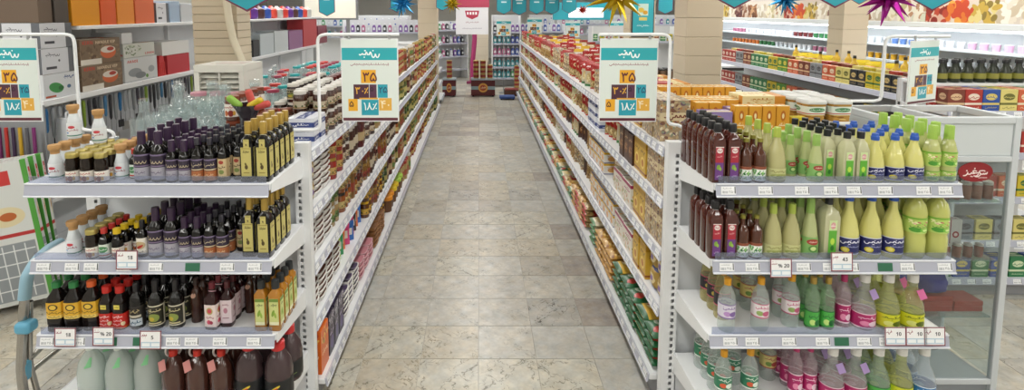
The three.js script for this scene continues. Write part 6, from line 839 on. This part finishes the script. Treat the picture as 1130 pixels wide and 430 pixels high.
// wider lamp-lit chilled cabinets along the right wall
{
  const FX = 7.0, D0 = 6.6, D1 = 18.6, L_ = D1 - D0, mD = (D0 + D1) / 2, lit = mat(0xf1f4f5, 0.4);
  const t = thing('chilled_cabinet', 'long white lit chilled cabinet with food pictures above its shelves', 'refrigerator', [0, 0, 0]);
  add('back_wall', box(0.06, 2.0, L_, FX + 1.0, 1.0, -mD), lit, t); add('base', rbox(1.0, 0.55, L_, 0.02, FX + 0.5, 0.28, -mD), lit, t);
  add('canopy', rbox(1.0, 0.1, L_, 0.02, FX + 0.5, 1.84, -mD), lit, t); add('canopy_edge', rbox(0.05, 0.09, L_, 0.01, FX - 0.02, 1.84, -mD), mat(0xe4e9eb, 0.3), t);
  const pics = [tex(512, 96, (g, w, h) => { g.fillStyle = '#d8cbbd'; g.fillRect(0, 0, w, h); for (let i = 0; i < 150; i++) { const x = rnd() * w, k = Math.floor(x / (w / 5)); g.fillStyle = pick([['#b8442f', '#8c2a22', '#d9b09a'], ['#d8742a', '#e6a84a', '#c94a2a'], ['#c9a84a', '#e0cf8a', '#8f7a3a'], ['#e6dccb', '#cdbda4', '#f2ece0'], ['#7a4a44', '#5c3a3a', '#a88a7a']][k]); g.beginPath(); g.ellipse(x, h * rr(0.3, 1), rr(8, 26), rr(7, 18), rnd() * 3, 0, 7); g.fill(); } }), tex(512, 96, (g, w, h) => { g.fillStyle = '#dcd3c8'; g.fillRect(0, 0, w, h); for (let i = 0; i < 150; i++) { const x = rnd() * w, k = Math.floor(x / (w / 5)); g.fillStyle = pick([['#d6c3b4', '#b89a84', '#8c5c44'], ['#9a6a48', '#c9a07a', '#6a4430'], ['#e9e4da', '#d2c6b4', '#c3b69e'], ['#d8caa8', '#bfb48a', '#ece4d0'], ['#cfd0bc', '#b58a6a', '#e6e0d0']][k]); g.beginPath(); g.ellipse(x, h * rr(0.3, 1), rr(8, 26), rr(7, 18), rnd() * 3, 0, 7); g.fill(); } })].map((x) => printed(x, 0.5));
  for (let i = 0; i < 6; i++) { const p = add('food_picture', box(2.0 - 0.01, 0.42, 0.02), pics[i % 2], t); p.position.set(FX - 0.01, 1.89 + 0.21, -(D0 + 1 + i * 2)); p.rotation.y = -Math.PI / 2; }
  const tubeM = new THREE.MeshStandardMaterial({ color: 0xffffff, emissive: 0xf4f8ff, emissiveIntensity: 3 });
  add('light_tube', box(0.05, 0.03, L_ - 0.2, FX + 0.12, 1.772, -mD), tubeM, t);
  const l = new THREE.RectAreaLight(0xf4f8ff, 14, 0.05, L_ - 0.2); l.position.set(FX + 0.12, 1.754, -mD); l.rotation.x = -Math.PI / 2; l.castShadow = true; scene.add(l);
  for (const y of [0.9, 1.2, 1.48]) { add('shelf', rbox(0.7, 0.025, L_ - 0.05, 0.004, FX + 0.6, y - 0.0125, -mD), lit, t); add('shelf_edge', rbox(0.02, 0.045, L_ - 0.05, 0.004, FX + 0.24, y - 0.015, -mD), mat(0xd9e2e6, 0.3), t); }
  const hue = [[0xe0e4e6, 'white'], [0xc9d0d4, 'silver'], [0x8fae4a, 'lime'], [0xa86a80, 'berry'], [0x5a7ab0, 'blue'], [0xd8a82c, 'yellow'], [0xd87a3a, 'peach'], [0x3c7a4c, 'green'], [0xd0a6c0, 'pink'], [0x6a2c2c, 'brown']];
  hue.forEach(([c, w], i) => kind('dairy' + i, 'dairy_cup', 'cup', w + ' dairy cup', 0.13, 0.14, 0.1, () => solo(painted([[loft([[0, 0], [0.05, 0], [0.06, 0.12], [0, 0.12]], 8, 0.9), c], [loft([[0, 0.118], [0.063, 0.118], [0.063, 0.13], [0, 0.13]], 8, 0.9), 0xe6e8ea]]), paintedMat)));
  const plan = { 1.48: [8, 8, 0, 4, 1, 2, 7, 9, 0, 0, 1, 3, 2, 0, 1], 1.2: [8, 0, 1, 5, 5, 9, 3, 0, 1, 7, 6, 6, 6, 0, 7, 1, 0], 0.9: [3, 9, 0, 3, 0, 3] };
  for (const [y, ks, w] of [[1.48, plan['1.48'], 'upper'], [1.2, plan['1.2'], 'middle']]) for (let i = 0; i < 48; i++) { const D = D0 + 0.2 + i * 0.19; put('dairy' + ks[Math.floor(i / 4) % ks.length], FX + 0.33, y, D, 0, `on ${w} shelf of the chilled cabinet`, 0.85); }
}

// ---------------------------------------------------------------- far end of the aisle
function rack(label, x, D, w, levels, H, turn = 0, d = 0.4) {
  const t = thing('wall_rack', label, 'shelving', [x, 0, D], turn);
  add('back_panel', box(w, H, 0.02, 0, H / 2, -d / 2), offWhite, t); for (const s of [-1, 1]) add('side_panel', box(0.03, H, d, s * (w / 2 + 0.016), H / 2, 0), white, t);
  for (const y of levels) { add('shelf', rbox(w, 0.03, d - 0.03, 0.003, 0, y - 0.015, 0.01), white, t); add('price_rail', rbox(w, 0.05, 0.01, 0.003, 0, y - 0.02, d / 2 + 0.003), railMat, t); }
  return t;
}
const det = [[0x2b2d36, 'black'], [0x3f8f98, 'teal'], [0xb3668c, 'pink'], [0x4a5fa8, 'blue'], [0x7f5aa0, 'violet'], [0xc9ccd2, 'white'], [0x5a9a6a, 'green']];
det.forEach(([c, w], i) => kind('det' + i, 'detergent_bottle', 'bottle', w + ' detergent bottle', 0.11, 0.22, 0.08, () => solo(painted([[loft([[0, 0, 0.5, 0.7], [0.05, 0, 0.5, 0.7], [0.052, 0.13, 0.5, 0.7], [0.03, 0.18, 0.2, 0.8], [0.015, 0.19], [0, 0.19]], 8, 0.9), c], [loft(capProf(0.02, 0.04, 0.182), 8, 0.9), i === 5 ? 0x3a5aa8 : 0xe3e6ea], [box(0.05, 0.07, 0.004, 0, 0.08, 0.037), 0xdfe4e8]]), paintedMat)));
rack('white wall rack of detergent bottles at the aisle end', 0.74, 15.0, 0.72, [0.25, 0.55, 0.87, 1.19, 1.5], 1.95);
[[0.25, [1, 1, 6]], [0.55, [1, 1, 1]], [0.87, [2, 2, 3]], [1.19, [1, 1, 3]], [1.5, [0, 0, 4]]].forEach(([y, ks], n) => { for (let i = 0; i < 6; i++) put('det' + ks[i < 4 ? 0 : 2], 0.74 - 0.3 + i * 0.12, y, 14.92, 0, `on the ${['lowest', 'fourth', 'third', 'second', 'top'][n]} shelf of detergent rack`); });
rack('white rack of violet household bottles beside the detergent rack', 1.75, 15.4, 1.2, [0.3, 0.7, 1.1, 1.5], 1.7);
for (const y of [1.1, 1.5]) for (let i = 0; i < 9; i++) put('det' + [4, 3, 5, 4, 0, 3, 5][i % 7], 1.22 + i * 0.125, y, 15.32, 0, y > 1.3 ? 'on top shelf of the violet rack' : 'on second shelf of the violet rack');
// maroon crates with stacked tins
const crateTex = printed(design(192, 128, '#5c2026', [['r', 0, 0.4, 1, 0.22, '#8fa8b0'], ['e', 0.5, 0.5, 0.2, 0.3, '#d8a04a'], ['e', 0.5, 0.5, 0.13, 0.19, '#a8482c'], ['s', 0.4, 0.42, 0.2, 0.16, '#f0dcb0', 4]]), 0.5);
kind('tin', 'food_tin', 'tin', 'gold and red food tin', 0.14, 0.11, 0.14, () => assembled([['body', loft([[0, 0], [0.066, 0], [0.068, 0.004], [0.066, 0.01], [0.066, 0.1], [0.068, 0.106], [0.064, 0.109], [0.06, 0.106], [0, 0.106]], 16), mat(0xb49a5c, 0.3, 0.6)], ['paper_label', loft([[0.0666, 0.03], [0.0666, 0.085]], 16, 0.9), mat(0x8c2a28, 0.45)]]));
for (const [u, w, n, words, D] of [[533, 0.58, 3, 'facing the aisle', 13.3], [496, 0.32, 1, 'beside the white end unit', 13.3]]) {
  const [x] = atD(u, 100, D), t = thing('display_crate', `maroon printed display crate of tins ${words}`, 'crate', [x, 0, D]);
  add('panel', rbox(w, 0.38, 0.4, 0.01, 0, 0.215, 0), crateTex, t); add('rim', rbox(w + 0.02, 0.03, 0.42, 0.005, 0, 0.4105, 0), mat(0x8f9aa0, 0.4), t); for (const a of [-1, 1]) for (const b of [-1, 1]) add('foot', box(0.05, 0.03, 0.05, a * (w / 2 - 0.05), 0.0155, b * 0.15), mat(0x2a2c30, 0.6), t);
  for (let c = 0; c < n; c++) for (let l = 0; l < [4, 4, 3][c]; l++) for (const b of [0]) put('tin', x + (c - (n - 1) / 2) * 0.17, 0.426 + l * 0.1095, D + b, 0, `stacked on maroon crate ${words}`, 1.0);
}
for (let l = 0; l < 6; l++) put('tin', 0.98, 0.0 + l * 0.1095, 14.1, 0, 'stacked on the floor before the detergent rack', 1);
{ const t = thing('pallet_box', 'brown cardboard tray of red packs on the floor by packet gondola', 'box', [0.82, 0, 13.3]); add('tray', merge([box(0.4, 0.02, 0.3, 0, 0.011, 0), box(0.4, 0.14, 0.015, 0, 0.07, 0.143), box(0.4, 0.14, 0.015, 0, 0.07, -0.143), box(0.015, 0.14, 0.3, -0.193, 0.07, 0), box(0.015, 0.14, 0.3, 0.193, 0.07, 0)]), mat(0x5a3a2c, 0.7), t); add('contents', rbox(0.36, 0.15, 0.26, 0.02, 0, 0.098, 0), mat(0x7a2c26, 0.6), t); }
{ const t = thing('floor_scale', 'blue low floor platform beside the far packets', 'platform', [0.66, 0, 12.75]); add('deck', rbox(0.36, 0.05, 0.3, 0.01, 0, 0.055, 0), mat(0x34508c, 0.5), t); for (const a of [-1, 1]) add('runner', box(0.04, 0.03, 0.28, a * 0.14, 0.0155, 0), mat(0x2a2c30, 0.6), t); }
// pink arch and hanging logo sign
{
  const [x, y] = atD(521, 38, 11.2), t = thing('hanging_sign', 'white and crimson hanging sign with a red crown logo', 'sign', [x, y, 11.2]);
  add('board', rbox(0.66, 0.55, 0.02, 0.004, 0, 0.275, 0), printed(tex(256, 208, (g, w, h) => { g.fillStyle = '#e8e9ee'; g.fillRect(0, 0, w, h); g.fillStyle = '#b3324c'; g.beginPath(); g.moveTo(w * 0.28, h * 0.12); g.lineTo(w * 0.72, h * 0.12); g.lineTo(w * 0.68, h * 0.34); g.lineTo(w * 0.5, h * 0.44); g.lineTo(w * 0.32, h * 0.34); g.closePath(); g.fill(); g.fillStyle = '#fff'; for (let i = 0; i < 4; i++) g.fillRect(w * (0.34 + i * 0.085), h * 0.17, w * 0.055, h * 0.1); scribble(g, w * 0.3, h * 0.52, w * 0.4, h * 0.06, '#b9a0aa', 9, 3); scribble(g, w * 0.2, h * 0.75, w * 0.6, h * 0.05, '#b9b9c4', 14, 3); }), 0.5), t);
  add('header', rbox(0.7, 0.3, 0.04, 0.006, 0, 0.7, 0), mat(0xb3405c, 0.45), t); for (const k of [-0.3, 0.3]) add('cord', tube([[k, 0.85, 0], [k, CEILING - y - 0.002, 0]], 0.003, 2, 5), mat(0xdddddd, 0.5), t);
  const a = thing('promo_arch', 'magenta promotional arch beside the pale far column', 'arch', [-0.28, 0, 15.6]); add('leg', tube([[0.08, 0.01, 0], [0.1, 0.6, 0], [0.16, 1.3, 0], [0.12, 1.9, 0], [0.0, 2.4, 0]], 0.07, 30, 10), mat(0xb03a72, 0.5), a); add('foot', rbox(0.3, 0.05, 0.3, 0.01, 0.08, 0.026, 0), mat(0x8a2c58, 0.5), a);
}
// rack of bottles turned toward the aisle mouth, left of the arch
rack('white angled rack of cosmetics beyond the jar gondola', -1.0, 16.6, 1.3, [0.3, 0.7, 1.1, 1.5], 1.75, 0.6);
{ const o = new THREE.Object3D(); o.position.set(-1.0, 0, -16.6); o.rotation.y = 0.6; o.updateMatrixWorld(); for (const [y, sh] of [[0.7, 'third'], [1.1, 'second'], [1.5, 'top']]) for (let i = 0; i < 9; i++) { const p = new THREE.Vector3(-0.55 + i * 0.135, y, 0.08).applyMatrix4(o.matrixWorld); put('det' + [0, 4, 6, 2, 0, 5, 4, 3, 0][i], p.x, y, -p.z, 0.6, `on the ${sh} shelf of cosmetics rack`); } }
// poster on its column, wall pictures, far racks
{
  const p = thing('framed_poster', 'bright teal framed poster on the beige column', 'poster', [2.765, 1.62, 9.28]); add('frame', rbox(0.38, 0.72, 0.02, 0.004, 0, 0.36, 0), mat(0x3c4448, 0.5), p); add('print', box(0.34, 0.67, 0.004, 0, 0.36, 0.011), printed(design(96, 192, '#37b0bd', [['r', 0.25, 0.2, 0.5, 0.3, '#cfe8dc'], ['e', 0.4, 0.36, 0.14, 0.06, '#e0c04a'], ['e', 0.6, 0.42, 0.12, 0.05, '#d8a030'], ['r', 0.3, 0.54, 0.4, 0.08, '#e6d070'], ['s', 0.2, 0.72, 0.6, 0.06, '#eaf6f4', 8]]), 0.4), p);
  const q = thing('lit_poster', 'bright white lit poster on the far left wall panel', 'poster', [-3.5, 1.85, 13.0]); add('frame', rbox(1.3, 0.9, 0.05, 0.01, 0, 0.45, 0), mat(0x8a8c8e, 0.4), q); add('print', box(1.2, 0.82, 0.01, 0, 0.45, 0.026), new THREE.MeshStandardMaterial({ color: 0xf4f2e6, emissive: 0xfff8e6, emissiveIntensity: 0.12, roughness: 0.5 }), q); add('post', box(0.08, 1.7, 0.05, -0.4, -0.85, -0.03), mat(0x8a8c8e, 0.4), q); add('post', box(0.08, 1.7, 0.05, 0.4, -0.85, -0.03), mat(0x8a8c8e, 0.4), q);
}
const clutter = (label, x, D, w, turn, tops, n, set, where) => { rack(label, x, D, w, tops, Math.max(...tops) + 0.32, turn); const o = new THREE.Object3D(); o.position.set(x, 0, -D); o.rotation.y = turn; o.updateMatrixWorld(); tops.forEach((y, k) => { for (let i = 0; i < n; i++) { const p = new THREE.Vector3(-w / 2 + (i + 0.5) * w / n, y, 0.05).applyMatrix4(o.matrixWorld); put(set[(i * 3 + k * 2) % set.length], p.x, y, -p.z, turn, `${['upper', 'lower'][tops.length - 1 - k]} shelf of ${where}`); } }); };
clutter('white rack of mixed bottles on the far left', -3.9, 17.5, 3.4, 0, [1.25, 1.6], 18, ['det5', 'det3', 'det2', 'det6', 'det1', 'det4', 'det5', 'det5'], 'far left rack');
clutter('long white rack of mixed goods behind the packet gondola', 4.4, 19.5, 5.2, 0, [1.25, 1.6], 24, ['det5', 'det3', 'det4', 'det2', 'det5', 'det1', 'det5'], 'far right rack');
clutter('white rack of pale boxes beside the far left rack', -7.2, 18, 3.0, 0, [1.25, 1.6], 12, ['det5', 'det2', 'det5', 'det3'], 'outer left rack');
clutter('white rack of bottles behind the poster column', 3.4, 12.2, 1.8, 0, [1.4], 12, ['tea1', 'tea0', 'tea4', 'tea2', 'tea9'], 'grocery rack');
clutter('white rack of violet bottles beyond the white end unit', -2.6, 14.8, 2.0, 0.0, [1.5], 14, ['det4', 'det0', 'det5', 'det4', 'det2'], 'violet rack');
// small repeat offer signs and lit shop sign at the back
for (const [u, v, D, words] of [[556, 22, 13.7, 'above the detergent rack'], [590, 20, 13.7, 'beside the detergent rack'], [632, 24, 13.7, 'before the far right rack'], [680, 24, 13.7, 'next to the poster column']]) { const [x, y] = atD(u, v, D), t = thing('small_offer_sign', `small pale offer sign on a post ${words}`, 'sign', [x, 0, D]); add('panel', rbox(0.36, 0.42, 0.012, 0.003, 0, y - 0.2, 0), signMat, t); add('post', box(0.02, y - 0.4, 0.02, 0, (y - 0.4) / 2, -0.02), steel, t); add('foot', cyl(0.12, 0.12, 0.012, 0, 0.0008, -0.02, 16), steel, t); }
{ const [x, y] = atD(643, 14, 17.5), t = thing('lit_shop_sign', 'white lit sign with blue print under a teal fascia', 'sign', [x, 0, 17.5]); add('fascia', rbox(1.9, 0.55, 0.08, 0.01, 0, y + 0.05, 0), teal, t); add('face', box(1.1, 0.3, 0.02, 0.1, y, 0.05), new THREE.MeshStandardMaterial({ color: 0xf0f2f6, emissive: 0xf4f6ff, emissiveIntensity: 0.5, roughness: 0.5 }), t); for (const k of [-0.85, 0.85]) add('post', box(0.08, y - 0.2, 0.06, k, (y - 0.2) / 2, 0), mat(0x9a9c9e, 0.5), t); }
renderer.render(scene, camera);
